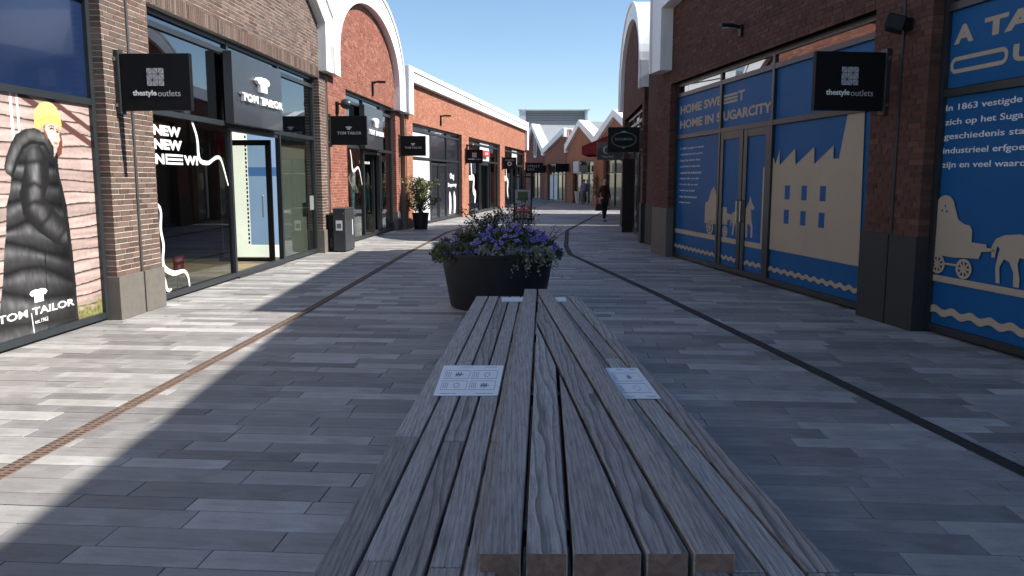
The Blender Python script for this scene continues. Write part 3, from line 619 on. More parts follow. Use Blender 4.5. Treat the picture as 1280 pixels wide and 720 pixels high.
def wheel(parent, cx, cz, rx, rz, y, n=8):
    m = MB(); o_ = ell(cx, cz, rx, rz, 0, 360, 24); i_ = ell(cx, cz, rx*.72, rz*.72, 0, 360, 24); m.band(o_, i_, y, y+.002)
    for k_ in range(n//2):
        a = math.pi*k_/(n//2); dx, dz = math.cos(a)*rx*.8, math.sin(a)*rz*.8; px_, pz_ = -math.sin(a)*.012, math.cos(a)*.012
        m.prism([(cx-dx-px_, cz-dz-pz_), (cx+dx-px_, cz+dz-pz_), (cx+dx+px_, cz+dz+pz_), (cx-dx+px_, cz-dz+pz_)], y-.0004*(k_+1), y+.002)
    m.prism(ell(cx, cz, rx*.22, rz*.22, 0, 345, 12), y-.003, y+.002); return m.build('mural_print', 'beige_vinyl', parent)
# cart (left of mullion and on the door) and horse
printed(b4, [(-6.07, .80), (-6.07, 1.17), (-5.93, 1.20), (-5.78, 1.40), (-5.66, 1.48), (-5.56, 1.36), (-5.48, 1.18), (-5.48, .80)])
wheel(b4, -5.81, .73, .17, .13, VY); 
printed(b4, [(-5.22, .82), (-5.22, 1.12), (-5.06, 1.12), (-5.04, 1.02), (-4.82, 1.00), (-4.82, .93), (-5.0, .90), (-5.02, .82)], y=.152); wheel(b4, -5.10, .70, .11, .10, .152)
HORSE = [(-4.86, .96), (-4.80, 1.03), (-4.62, 1.09), (-4.56, 1.09), (-4.56, .91), (-4.57, .88), (-4.55, .66), (-4.61, .65), (-4.63, .88), (-4.70, .80), (-4.74, .66), (-4.80, .66), (-4.76, .84), (-4.82, .90), (-4.84, .80), (-4.88, .82)]
printed(b4, HORSE, y=.152)
printed(b4, [(-4.25, 1.13), (-4.14, 1.23), (-4.09, 1.33), (-4.03, 1.23), (-3.92, 1.15), (-3.96, 1.11), (-4.05, 1.13), (-4.03, .98), (-3.97, .84), (-3.97, .67), (-4.03, .67), (-4.04, .84), (-4.13, .89), (-4.17, .86), (-4.16, .67), (-4.22, .66), (-4.25, .88)], y=.152)
# factory
printed(b4, [(-3.66, .60), (-3.66, 1.76), (-3.56, 1.84), (-3.56, .60)], y=.152)
fac = [(-3.33, .545), (-3.33, 1.93), (-3.24, 1.82), (-3.12, 2.03), (-3.11, 1.80), (-2.64, 2.03), (-2.61, 1.80), (-2.10, 2.03), (-2.08, 1.80), (-1.60, 2.03), (-1.59, 1.86), (-1.45, 1.86), (-1.30, 2.40), (-.92, 2.40), (-.86, .545)]
printed(b4, fac)
for cx in (-2.82, -2.32, -1.81):
    for z0 in (1.31, .96): printed(b4, [(cx-.075, z0), (cx+.075, z0), (cx+.075, z0+.2), (cx-.075, z0+.2)], 'blue_vinyl', VY-.002)
text('mural_letters', 'HOME SWE', 'beige_vinyl', b4, -7.62, -5.47, 2.885, 3.05, .163, .035, .003)
text('mural_letters', 'T', 'beige_vinyl', b4, -4.74, -4.50, 2.885, 3.05, .163, .035, .003)
mm = MB()
for q in (0, .058, .116): MB().box(-5.37, -4.78, .159, .163, 2.885+q, 2.885+q+.038).build('mural_letters', 'beige_vinyl', b4)
text('mural_letters', 'HOME IN S', 'beige_vinyl', b4, -7.62, -5.47, 2.60, 2.765, .163, .035, .003); text('mural_letters', 'UGARCITY', 'beige_vinyl', b4, -5.36, -3.47, 2.60, 2.765, .163, .035, .003)
para = ['In 1863 vestigde de eerste', 'suikerfabriek zich op het', 'SugarCity terrein. Deze', 'geschiedenis staat hier', 'centraal als industrieel', 'erfgoed. Met een rijke', 'historie zijn en veel', 'waarde aan de plek', 'waar het industrieel', 'erfgoed staat']
for i, ln in enumerate(para): text('mural_letters', ln, 'vinyl_letter', b4, -7.55, -7.55+1.28*len(ln)/26, 2.18-i*.118, 2.225-i*.118, .163, .004, .003)
# ---- near right unit
b5 = thing('shop_building', 'dark red brick building at right edge with the A TASTE OF mural window', 'building', FR, 0)
b5.location = FR.w(0, 0)
prof = [(.005, 5.4), (10, 6.0)]
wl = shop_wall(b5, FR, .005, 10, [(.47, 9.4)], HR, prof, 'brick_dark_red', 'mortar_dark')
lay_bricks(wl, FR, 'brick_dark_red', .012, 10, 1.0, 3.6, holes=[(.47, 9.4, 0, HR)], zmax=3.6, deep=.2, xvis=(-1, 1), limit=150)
frames(b5, .47, 9.4, .03, HR, [3.4, 6.4], [2.46, 3.30], w=.075)
for a, c in ((.53, 3.36), (3.45, 6.35), (6.45, 9.34)):
    pane(b5, a, c, .08, 2.42, 'blue_vinyl'); pane(b5, a, c, 2.51, 3.26, 'blue_vinyl'); pane(b5, a, c, 3.34, 3.46, 'glass_upper')
for xa, xb in ((.012, .49), (9.38, 10)): MB().box(xa, xb, -.03, .3, 0, 1.0).build('plinth', 'stone_dark', b5, bevel=.004)
MB().band([(.01, 5.3), (.01, 5.68), (10.2, 6.42), (10.2, 3.8)], [(.6, 5.3), (.6, 5.32), (9.6, 5.85), (9.6, 3.8)], -.25, .4).build('roof_trim', 'white_trim', b5, fix=True)
MB().prism([(.005, 3.6), (10, 3.6), (10, 6.3), (.005, 5.6)], .34, 9).build('roof', 'roof_white', b5); MB().box(.5, 9.4, .35, .4, 0, 3.5).build('shop_interior', 'interior_dark', b5)
upright_pipe(b5, .0, -.045, 5.3, mat='stone_dark')
text('mural_letters', 'A', 'beige_vinyl', b5, .60, .88, 2.93, 3.11, .163, .045, .003); text('mural_letters', 'TASTE OF', 'beige_vinyl', b5, 1.02, 3.1, 2.93, 3.11, .163, .045, .003)
def stadium(x0, x1, zc, h, th, y):
    r_ = h/2; o_ = ell(x1-r_, zc, r_, r_, 90, -90, 12)+ell(x0+r_, zc, r_, r_, 270, 90, 12); i_ = ell(x1-r_, zc, r_-th, r_-th, 90, -90, 12)+ell(x0+r_, zc, r_-th, r_-th, 270, 90, 12)
    return MB().band(o_+[o_[0]], i_+[i_[0]], y-.003, y)
stadium(.57, 1.36, 2.725, .16, .04, .163).build('mural_letters', 'beige_vinyl', b5)
text('mural_letters', 'UR SUGAR', 'beige_vinyl', b5, 1.42, 3.25, 2.645, 2.805, .163, .045, .003)
for i, (ln, wd) in enumerate([('In 1863 vestigde de eerste suikerfabriek', 1.55), ('zich op het SugarCity terrein. Deze rijke', 1.6), ('geschiedenis staat hier centraal als', 1.42), ('industrieel erfgoed. Met een historie', 1.4), ('zijn en veel waarde aan de plek', 1.2)]):
    text('mural_letters', ln, 'vinyl_letter', b5, .55, .55+wd*1.65, 2.265-i*.142, 2.345-i*.142, .163, .008, .003)
wv = .150
printed(b5, [(.53, .55), (3.36, .55), (3.36, .615), (.53, .615)]); printed(b5, wavepts(.53, 3.36, .25, .075, .018, .27))
wag = [(.53, .82), (.53, 1.38)]+ell(.66, 1.32, .14, .12, 150, 10, 8)+[(.87, 1.20), (.96, 1.16), (1.04, 1.15), (1.08, 1.11), (1.085, .99), (1.29, .985), (1.29, .955), (1.41, .95), (1.41, .93), (1.23, .91), (1.2, .84), (.84, .82)]
printed(b5, wag); wheel(b5, .60, .73, .115, .10, wv-.001); wheel(b5, 1.0, .72, .115, .10, wv-.001); printed(b5, [(.7, .735), (.9, .735), (.9, .755), (.7, .755)])
for dx, dz in ((.66, 1.33), (.62, 1.28), (.69, 1.275)): printed(b5, ell(dx, dz, .012, .014, 0, 330, 8), 'blue_vinyl', wv-.002)
printed(b5, [(1.37, .87), (1.36, .97), (1.41, 1.05), (1.52, 1.09), (1.7, 1.11), (1.95, 1.09), (2.06, 1.22), (2.12, 1.35), (2.18, 1.24), (2.28, 1.13), (2.2, 1.10), (2.12, 1.12), (2.10, .95), (2.14, .84), (2.14, .63), (2.09, .63), (2.06, .84), (1.98, .88), (1.95, .63), (1.90, .63), (1.90, .88), (1.72, .90), (1.70, .84), (1.74, .70), (1.74, .63), (1.67, .63), (1.66, .76), (1.6, .85), (1.53, .87), (1.48, .79), (1.50, .64), (1.45, .64), (1.43, .78), (1.45, .90), (1.47, .96), (1.43, .98), (1.41, .87)])
# ---- link wall between HOME unit and the arch unit
bl = thing('shop_building', 'low dark brick link wall between the mural building and the dark arched shop', 'building', FR, 0); bl.location = FR.w(-8.75, 0)
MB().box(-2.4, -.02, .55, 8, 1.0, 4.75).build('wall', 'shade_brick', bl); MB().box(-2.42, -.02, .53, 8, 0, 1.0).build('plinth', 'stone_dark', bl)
# ---- FR2 arch, farther right
b6 = thing('shop_building', 'dark brick shop under a white rounded arch on the right with the oval green sign', 'building', FR2, 0); b6.location = FR2.w(0, 0)
prof = [(-7.5, 4.4)]+ell(-3.75, 4.4, 3.5, 1.75, 178, 2, 24)+[(0, 4.4)]
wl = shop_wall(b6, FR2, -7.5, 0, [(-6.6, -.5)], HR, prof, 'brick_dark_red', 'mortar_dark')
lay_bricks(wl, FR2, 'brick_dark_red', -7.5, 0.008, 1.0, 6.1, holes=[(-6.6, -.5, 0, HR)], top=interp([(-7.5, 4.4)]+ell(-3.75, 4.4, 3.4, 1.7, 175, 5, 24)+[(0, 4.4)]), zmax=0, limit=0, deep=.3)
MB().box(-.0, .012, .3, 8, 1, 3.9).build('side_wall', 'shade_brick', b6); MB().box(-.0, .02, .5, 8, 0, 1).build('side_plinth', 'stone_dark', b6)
frames(b6, -6.6, -.5, .03, HR, [-4.4, -2.6], [2.44, 3.2], w=.09)
for a, c in ((-6.55, -4.45), (-4.35, -2.65), (-2.55, -.56)): pane(b6, a, c, .08, 2.4, 'dark_panel'); pane(b6, a, c, 2.5, 3.15, 'glass_upper'); pane(b6, a, c, 3.25, 3.45, 'glass_upper')
for xa, xb in ((-7.52, -6.58), (-.52, .02)): MB().box(xa, xb, -.03, .5, 0, 1.0).build('plinth', 'stone_dark', b6, bevel=.004)
MB().band([(-7.55, 3.85), (-7.55, 4.5)]+ell(-3.77, 4.5, 3.78, 2.0, 180, 0, 32)+[(.02, 4.5), (.02, 3.85)], [(-7.1, 3.85), (-7.1, 4.5)]+ell(-3.75, 4.5, 3.3, 1.55, 180, 0, 32)+[(-.42, 4.5), (-.42, 3.85)], -.12, .34).build('roof_trim', 'white_trim', b6, fix=True)
MB().prism([(-7.52, 3.86), (0, 3.86)]+ell(-3.76, 4.5, 3.75, 1.95, 0, 180, 30), .34, 8).build('roof', 'roof_white', b6)
MB().box(-6.5, -.6, .35, .4, 0, 3.5).build('shop_interior', 'interior_dark', b6)
MB().box(-3.9, -3.85, -.22, .1, .02, 2.2).build('door', 'slot_dark', b6)
# ---- shops behind it on the right
FR3 = Frame((3.95, 28.3), -99.0)
b7 = thing('shop_building', 'shaded dark shopfront with pale curtains and red awning behind the person in dark clothes', 'building', FR3, 0); b7.location = FR3.w(0, 0)
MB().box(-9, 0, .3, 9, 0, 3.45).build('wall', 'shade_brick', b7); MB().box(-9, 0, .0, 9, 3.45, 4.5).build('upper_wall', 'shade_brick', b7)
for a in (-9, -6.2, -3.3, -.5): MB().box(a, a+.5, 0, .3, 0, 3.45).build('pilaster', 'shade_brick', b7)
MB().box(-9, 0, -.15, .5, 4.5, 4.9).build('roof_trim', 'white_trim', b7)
for a in (-8.4, -5.6, -2.7): MB().box(a, a+2.2, .24, .29, .05, 2.5).build('window', 'dark_panel', b7); MB().box(a+.3, a+.45, .2, .235, .1, 2.4).build('window_curtain', 'cladding_grey', b7)

# ---- far row of sawtooth gables
def gable(x0, x1, pts, brick, label, wins):
    t = thing('gabled_shop', label, 'building', FA, x0, 0, group='far row of gabled shops'); t.location = FA.w(x0, 0); W_ = x1-x0
    prof = [(p[0]-x0, p[1]) for p in pts]
    MB().prism([(0, 2.75), (W_, 2.75)]+prof[::-1], 0, .35).build('gable_wall', brick, t)
    xs = [0]+[v for w_ in wins for v in (w_[0]-x0, w_[1]-x0)]+[W_]
    for i in range(0, len(xs), 2): MB().box(xs[i], xs[i+1], 0, .35, 0, 2.75).build('pilaster', brick, t)
    outer = [(0, prof[0][1]-.5), (0, prof[0][1]+.05)]+[(p[0], p[1]+.12) for p in prof[1:-1]]+[(W_, prof[-1][1]+.05), (W_, prof[-1][1]-.5)]
    th = .27; inner = [(.35, prof[0][1]-.5), (.35, prof[0][1]-.30)]+[(p[0], p[1]-th) for p in prof[1:-1]]+[(W_-.35, prof[-1][1]-.30), (W_-.35, prof[-1][1]-.5)]
    MB().band(outer, inner, -.2, .15).build('roof_trim', 'white_trim', t)
    MB().prism([(.003, 2.8), (W_-.003, 2.8)]+[(min(max(p[0], .003), W_-.003), p[1]+.08) for p in prof[::-1]], .153, .5).build('roof', 'roof_white', t)
    MB().prism([(0.02, 2.8), (W_-.02, 2.8)]+[(p[0], p[1]+.02) for p in prof[::-1]], .5, 7).build('roof', 'louvre_grey', t)
    for w_ in wins:
        a, c = w_[0]-x0, w_[1]-x0; fm = MB(); nb = w_[2]
        for k_ in range(nb+1): xx = a+(c-a)*k_/nb; fm.box(xx-.05, xx+.05, .15, .25, 0, 2.75)
        for z_ in (.05, 1.95, 2.7): fm.box(a, c, .152, .248, z_-.04, z_+.04)
        f_ = fm.build('window_frame', 'frame_dark', t)
        for k_ in range(nb):
            MB().box(a+(c-a)*k_/nb+.06, a+(c-a)*(k_+1)/nb-.06, .2, .21, .1, 1.9).build('window_pane', w_[3][k_], f_)
            MB().box(a+(c-a)*k_/nb+.06, a+(c-a)*(k_+1)/nb-.06, .2, .21, 1.99, 2.66).build('window_pane', 'dark_panel', f_)
    return t
ga = gable(-1.5, 6.25, [(-1.5, 3.9), (2.1, 6.0), (6.25, 3.95)], 'far_brick_dark', 'far red gabled shop with a tall narrow white framed window', [(1.0, 4.6, 2, ['dark_panel', 'dark_panel'])])
MB().band([(4.15, 3.35), (5.15, 3.35), (5.15, 5.1), (4.65, 5.3), (4.15, 5.1), (4.15, 3.35)], [(4.33, 3.5), (4.97, 3.5), (4.97, 5.0), (4.65, 5.1), (4.33, 5.0), (4.33, 3.5)], -.1, -.02).build('window_surround', 'cladding_light', ga)
MB().box(4.3, 5.0, -.03, -.01, 3.4, 5.0).build('window_pane', 'dark_panel', ga)
gb = gable(6.3, 13.2, [(6.3, 3.9), (12.9, 5.0), (13.2, 5.0)], 'far_brick', 'far brick shop whose roof rises to the right with white window blinds', [(7.2, 12.7, 4, ['cladding_light', 'cladding_light', 'dark_panel', 'dark_panel'])])
gc = gable(13.3, 20.55, [(13.3, 3.9), (17.0, 5.25), (20.55, 4.1)], 'far_brick_warm', 'far pointed brick gable behind the hedge trough and tall white pots', [(14.9, 19.9, 3, ['dark_panel', 'dark_panel', 'dark_panel'])])
gd = gable(20.6, 28, [(20.6, 4.1), (24.3, 5.3), (28, 4.1)], 'far_brick_warm', 'nearest far brick gable rising behind the grey sign and red awning', [(22, 27, 3, ['dark_panel', 'dark_panel', 'dark_panel'])])
# ---- grey hall behind
rng_ = 0
hl = thing('industrial_hall', 'pale grey industrial hall with a darker louvred top rising behind the gables', 'building', loc=(6.2, 112, 0))
for i in range(14): MB().box(-9.5, 5.2, -.06*(i % 2), 14, i*.62, i*.62+.6).build('cladding_panel', 'cladding_light' if i > 8 else 'cladding_grey', hl)
for i in range(7): MB().box(-4.3, 3.9, 1+.06*(i % 2), 12, 8.68+i*.33, 8.68+i*.33+.27).build('louvre_slat', 'louvre_grey', hl)
MB().box(-4.3, 3.9, 1.2, 11.9, 8.68, 11.0).build('louvre_backing', 'louvre_grey', hl)
for xx in (-5.2, 3.95):
    m = MB().box(xx, xx+.3 if xx > 0 else xx+.9, .6, 1.4, 8.6, 11.2); m.build('corner_post', 'cladding_light', hl)
    for z_ in (11.0, 9.3): MB().box(xx-.12, xx+.6, .5, 1.5, z_, z_+.16).build('corner_beam', 'cladding_light', hl)
MB().box(-4.3, 3.9, .5, 1.2, 11.02, 11.12).build('top_rail', 'cladding_light', hl)

# stepped outer edge on the white trims
def edge_strip(root, pts, y, w_=.07, dz=.0):
    inn = []
    for i, p in enumerate(pts):
        a, b_ = Vector(pts[max(i-1, 0)]), Vector(pts[min(i+1, len(pts)-1)]); d = (b_-a).normalized(); n_ = Vector((d.y, -d.x)); inn.append((p[0]+n_.x*w_, p[1]+n_.y*w_))
    MB().band(pts, inn, y-.035, y+.02).build('trim_edge', 'white_trim', root, fix=True)
edge_strip(b1, [(.555, 3.95), (.555, 5.23), (4.7, 7.63), (8.99, 5.13), (8.99, 3.88)], -.18); edge_strip(b2, [(.01, 3.88), (.01, 4.45)]+ell(3.98, 4.45, 3.96, 2.2, 180, 0, 36)+[(7.99, 4.45), (7.99, 3.7)], -.18, .09)
edge_strip(b4, [(-8.4, 3.77), (-8.4, 5.52), (0, 6.22)], -.25); edge_strip(b6, [(-7.55, 3.85), (-7.55, 4.5)]+ell(-3.77, 4.5, 3.79, 2.02, 180, 0, 32)+[(.02, 4.5), (.02, 3.85)], -.12, .08)
for xx in (2.9, 6.6): MB().box(xx, xx+.012, -.184, -.17, 5.9, 6.9).build('trim_seam', 'pipe_grey', b1)
for xx in (-6.0, -3.0): MB().box(xx, xx+.012, -.254, -.24, 5.15+.083*(xx+8.4), 5.65+.083*(xx+8.4)).build('trim_seam', 'pipe_grey', b4)
for xx in range(-6, 19, 3): MB().box(xx, xx+.012, -.184, -.17, 4.74, 4.99).build('trim_seam', 'pipe_grey', b3)
# shelves with folded clothes inside the first shop
for sx, lab in ((2.3, 'dark wall shelf of folded clothes behind the ribbon window'), (5.0, 'dark wall shelf of folded clothes deep behind the open door')):
    t = thing('display_shelf', lab, 'shelf', FL, sx, 4.9, .02, group='wall shelves in the brown brick shop')
    MB().box(-.9, -.86, -.4, 0, 0, 2.2).build('side_board', 'stone_grey', t); MB().box(.86, .9, -.4, 0, 0, 2.2).build('side_board', 'stone_grey', t)
    for k_ in range(5):
        MB().box(-.86, .86, -.4, 0, .3+k_*.42, .33+k_*.42).build('shelf_board', 'stone_grey', t)
        for q in range(5):
            m = MB(); hh = random.randint(2, 5)
            for h_ in range(hh): m.box(-.8+q*.33, -.55+q*.33+random.uniform(-.01, .01), -.36, -.06, .332+k_*.42+h_*.045, .332+k_*.42+h_*.045+.042)
            m.build('folded_clothes', 'cloth_'+random.choice(['red', 'navy', 'sand', 'green', 'grey']), t)

# ================================================================== COAT POSTER (flat print in the near left window)
def poster():
    x0, x1, z0, z1 = -2.84, -.06, .07, 2.42; nx, nz = 440, 370
    gx, gz = np.meshgrid(np.linspace(x0, x1, nx), np.linspace(z0, z1, nz)); img = np.zeros((nz, nx, 3))
    def inside(poly):
        c = np.zeros(gx.shape, bool); n = len(poly)
        for i in range(n):
            (ax, az), (bx, bz) = poly[i], poly[(i+1) % n]
            if az == bz: continue
            t = ((az > gz) != (bz > gz)) & (gx < (bx-ax)*(gz-az)/(bz-az)+ax); c ^= t
        return c
    def seg(pts):
        d = np.full(gx.shape, 9.)
        for (ax, az), (bx, bz) in zip(pts[:-1], pts[1:]):
            L = (bx-ax)**2+(bz-az)**2; t = np.clip(((gx-ax)*(bx-ax)+(gz-az)*(bz-az))/L, 0, 1); d = np.minimum(d, np.hypot(gx-ax-t*(bx-ax), gz-az-t*(bz-az)))
        return d
    def nz_(sx, sz, seed):
        r = np.random.default_rng(seed); a = r.random((int(sz)+3, int(sx)+3)); u = np.linspace(0, sx, nx); v = np.linspace(0, sz, nz); ui = u.astype(int); vi = v.astype(int); fu = (u-ui)[None]; fv = (v-vi)[:, None]
        fu = fu*fu*(3-2*fu); fv = fv*fv*(3-2*fv)
        return a[np.ix_(vi, ui)]*(1-fu)*(1-fv)+a[np.ix_(vi, ui+1)]*fu*(1-fv)+a[np.ix_(vi+1, ui)]*(1-fu)*fv+a[np.ix_(vi+1, ui+1)]*fu*fv
    n1 = nz_(9, 30, 1); n2 = nz_(40, 20, 2); n3 = nz_(90, 90, 3)
    nh = nz_(7, 70, 21); nl = nz_(14, 5, 22); pl = (gz+.010*np.sin(gx*5+gz*9)+.022*(nl-.5))/.122; fr_ = pl-np.floor(pl); br = np.sin(np.floor(pl)*12.9898)*43758.5; br = br-np.floor(br)
    base = np.array([.47, .35, .315])*(.75+.4*br[..., None])*(.72+.5*nh[..., None])*(.9+.2*n3[..., None]); edge = np.clip((fr_-.80)/.12, 0, 1)
    img[:] = base*(1-.9*edge[..., None])
    for a, b, w_ in (((-1.3, 2.44), (-.06, 1.98), .035), ((-.8, 2.42), (-.06, 2.14), .03)): img[seg([a, b]) < w_] = (.10, .045, .04)
    for xx in (-1.36, -1.27): img[(abs(gx-xx) < .018) & (gz > 1.9)] = (.78, .76, .76)
    gr = np.clip((.26-gz+.09*n2)/.12, 0, 1)[..., None]; img[:] = img*(1-gr)+gr*(np.array([.17, .16, .06])*(.5+n3[..., None]))
    coat = [(-.68, 1.91), (-.76, 1.81), (-.75, 1.92), (-.81, 2.0), (-.9, 2.06), (-1.04, 2.10), (-1.19, 2.08), (-1.33, 2.02), (-1.41, 1.93), (-1.49, 1.81), (-1.53, 1.71), (-1.51, 1.66), (-1.44, 1.62), (-1.47, 1.5), (-1.54, 1.36), (-1.58, 1.1), (-1.62, .96), (-1.68, .65), (-1.78, .3), (-1.85, .0), (-.56, .0), (-.54, .48), (-.56, .84), (-.6, 1.31), (-.66, 1.55), (-.69, 1.62), (-.70, 1.77)]
    c = inside(coat)
    full = [[(-2, 1.78), (-.5, 1.72)], [(-2, 1.60), (-1.4, 1.60), (-1.0, 1.56), (-.5, 1.54)], [(-2, 1.36), (-1.5, 1.38), (-1.2, 1.42), (-.9, 1.36), (-.5, 1.30)], [(-2, 1.08), (-1.55, 1.13), (-1.27, 1.20), (-.9, 1.10), (-.5, 1.04)], [(-2, 1.06), (-1.56, 1.01), (-1.3, .95), (-1.02, .87), (-.6, .78), (-.5, .76)], [(-2, .66), (-1.64, .71), (-1.4, .745), (-1.12, .735), (-.9, .66), (-.5, .50)], [(-2, .60), (-1.67, .55), (-1.45, .49), (-1.26, .435), (-.9, .41), (-.5, .38)], [(-2, .24), (-1.73, .235), (-1.5, .215), (-1.1, .17), (-.5, .13)], [(-2, -.1), (-.5, -.15)]]
    full = full[:4]+full[4:]
    zc = [np.interp(gx, [p[0] for p in f], [p[1] for p in f]) for f in full]; lum = np.zeros(gx.shape); wr = nz_(210, 30, 11); wr2 = nz_(80, 46, 12)
    tops = [np.full(gx.shape, 2.1)]+zc
    for up_, lo_ in zip(tops[:-1], tops[1:]):
        hgt = np.maximum(up_-lo_, .02); t = np.clip((gz-lo_)/hgt, 0, 1); msk = (gz <= up_) & (gz > lo_)
        prof_ = np.sin(np.pi*np.clip(t, 0, 1)**1.25)**.8; hi = np.exp(-((t-.66)/.16)**2)
        ed_ = np.minimum(t, 1-t)*hgt; crease = 1-.55*np.clip(1-ed_/.045, 0, 1)*wr
        lum = np.where(msk, (.008+.035*prof_+.075*hi*(.25+.9*n2))*crease, lum)
    body_sh = np.clip(1.1-.75*np.abs((gx+1.38)/.62)**1.6, .22, 1.1); lum = lum*body_sh*(.75+.5*wr2)
    img[c] = (lum[..., None]*np.array([1, .98, 1.02]))[c]
    fr2_ = seg([(-1.02, .90), (-1.04, .6), (-1.02, .3), (-1.06, .1)]) < .008; img[fr2_ & c] = (.006, .006, .007)
    seams = full
    hood = inside([(-.88, 2.03), (-.95, 2.08), (-1.04, 2.10), (-1.19, 2.08), (-1.33, 2.02), (-1.41, 1.93), (-1.49, 1.81), (-1.53, 1.71), (-1.51, 1.66), (-1.42, 1.64), (-1.37, 1.73), (-1.26, 1.88), (-1.11, 1.97), (-.89, 1.98)])
    rim = seg([(-1.46, 1.70), (-1.37, 1.84), (-1.26, 1.96), (-1.1, 2.03), (-.92, 2.02)]); img[hood] = ((.018+.12*np.exp(-(rim/.045)**2)*(.4+n2)*(.5+.7*wr2))[..., None]*np.ones(3))[hood]
    img[(seg([(-1.42, 1.64), (-1.35, 1.76), (-1.24, 1.90), (-1.1, 1.96), (-.9, 1.95), (-.8, 1.80)]) < .018)] = (.012, .012, .013)
    sl_ = inside([(-1.14, 1.90), (-.98, 1.94), (-.86, 1.79), (-.88, 1.59), (-.97, 1.41), (-.82, 1.28), (-.64, 1.12), (-.60, 1.0), (-.70, .93), (-.82, .95), (-1.1, 1.10), (-1.30, 1.27), (-1.33, 1.48), (-1.24, 1.71)])
    sm = [[(-1.2, 1.76), (-1.0, 1.78), (-.86, 1.70)], [(-1.3, 1.52), (-1.1, 1.56), (-.9, 1.48)], [(-1.3, 1.34), (-1.12, 1.38), (-.98, 1.36)], [(-1.1, 1.12), (-.95, 1.2), (-.85, 1.28)], [(-.8, .97), (-.7, 1.05), (-.62, 1.10)]]
    ds = np.minimum.reduce([seg(s_) for s_ in sm]); ax_ = seg([(-1.08, 1.85), (-1.1, 1.55), (-1.13, 1.35), (-.85, 1.10), (-.66, 1.0)])
    ls = .012+.15*np.exp(-(ax_/.07)**2)*np.clip(ds/.045, .12, 1)*(.3+.9*n2)*(.55+.7*wr)*np.clip(.35+(gz-1.0)/.8, .3, 1.15); img[sl_] = (ls[..., None]*np.array([1, .98, 1.0]))[sl_]
    img[seg([(-1.33, 1.48), (-1.30, 1.27), (-1.1, 1.10), (-.82, .95), (-.68, .92)]) < .014] = (.01, .01, .011); img[(seg([(-.86, 1.79), (-.88, 1.59), (-.97, 1.41), (-.82, 1.28), (-.64, 1.12)]) < .01)] = (.012, .012, .013)
    img[seg([(-.74, 1.78), (-.68, 1.5), (-.62, 1.1), (-.57, .6), (-.56, .1)]) < .02] = (.010, .010, .011)
    img[inside([(-.62, 2.10), (-.595, 1.99), (-.62, 1.86), (-.69, 1.82), (-.70, 1.92), (-.66, 2.01)])] = (.16, .045, .03)
    img[inside([(-.90, 2.12), (-.86, 2.14), (-.83, 2.05), (-.84, 1.98), (-.88, 2.04)])] = (.20, .07, .04)
    face = inside([(-.88, 2.10), (-.86, 2.14), (-.75, 2.17), (-.66, 2.15), (-.635, 2.09), (-.64, 2.04), (-.625, 2.0), (-.655, 1.975), (-.665, 1.935), (-.70, 1.915), (-.75, 1.93), (-.81, 2.0)])
    img[face] = (np.array([.72, .50, .42])*(.72+.5*np.clip(1-np.hypot(gx+.76, gz-2.05)/.16, 0, 1))[..., None])[face]
    for e in ([(-.79, 2.105), (-.755, 2.115), (-.73, 2.105)], [(-.68, 2.085), (-.655, 2.08)]): img[seg(e) < .009] = (.05, .03, .03)
    for e in ([(-.80, 2.13), (-.75, 2.14), (-.72, 2.13)], [(-.69, 2.11), (-.65, 2.10)]): img[seg(e) < .006] = (.12, .06, .04)
    img[seg([(-.70, 2.085), (-.685, 2.03), (-.70, 2.02)]) < .006] = (.5, .3, .25); img[seg([(-.73, 1.968), (-.70, 1.962), (-.685, 1.968)]) < .011] = (.55, .14, .14)
    hat = inside([(-1.03, 2.10), (-1.035, 2.19), (-1.01, 2.28), (-.92, 2.35), (-.81, 2.375), (-.71, 2.36), (-.645, 2.31), (-.60, 2.24), (-.585, 2.16), (-.60, 2.09), (-.67, 2.155), (-.76, 2.17), (-.87, 2.15), (-.94, 2.09)])
    rib = .88+.12*np.sin(gx*150); img[hat] = ((np.array([.80, .62, .20])*rib[..., None])*(.75+.4*np.clip((gz-2.1)/.2, 0, 1))[..., None])[hat]
    img[seg([(-1.0, 2.16), (-.87, 2.205), (-.72, 2.23), (-.6, 2.17)]) < .006] = (.6, .38, .06)
    v = np.stack([gx, np.zeros_like(gx), gz], -1).reshape(-1, 3); idx = np.arange(nx*nz).reshape(nz, nx)
    f = np.stack([idx[:-1, :-1], idx[:-1, 1:], idx[1:, 1:], idx[1:, :-1]], -1).reshape(-1, 4)
    me = bpy.data.meshes.new('poster_print'); me.vertices.add(len(v)); me.vertices.foreach_set('co', v.reshape(-1)); me.loops.add(f.size); me.loops.foreach_set('vertex_index', f.reshape(-1)); me.polygons.add(len(f)); me.polygons.foreach_set('loop_start', np.arange(len(f))*4); me.update(calc_edges=True)
    at = me.color_attributes.new('Col', 'FLOAT_COLOR', 'POINT'); at.data.foreach_set('color', np.concatenate([np.clip(img, 0, .9), np.ones((nz, nx, 1))], -1).reshape(-1)); me.materials.append(M['poster_print'])
    t = thing('window_poster', 'large window poster of a woman in yellow beanie and long black puffer coat', 'poster', FL, 0, .160, 0)
    link('poster_print', me, t)
    MB().box(x0, x1, .001, .010, z0, z1).build('backing', 'frame_black', t)
    text('poster_letters', 'TOM', 'white_vinyl', t, -1.80, -1.37, .27, .345, -.001, .022, .002); text('poster_letters', 'TAILOR', 'white_vinyl', t, -1.30, -.60, .27, .345, -.001, .022, .002)
    text('poster_letters', 'est.1962', 'white_vinyl', t, -1.27, -1.06, .185, .225, -.001, .0, .002); MB().prism(shirt(-1.18, .455, .27, .15), -.003, -.001).build('poster_emblem', 'white_vinyl', t)
    MB().prism([(-1.32, .30), (-1.308, .30), (-1.285, .08), (-1.30, .08)], -.0025, -.001).build('poster_mark', 'white_vinyl', t)
poster()

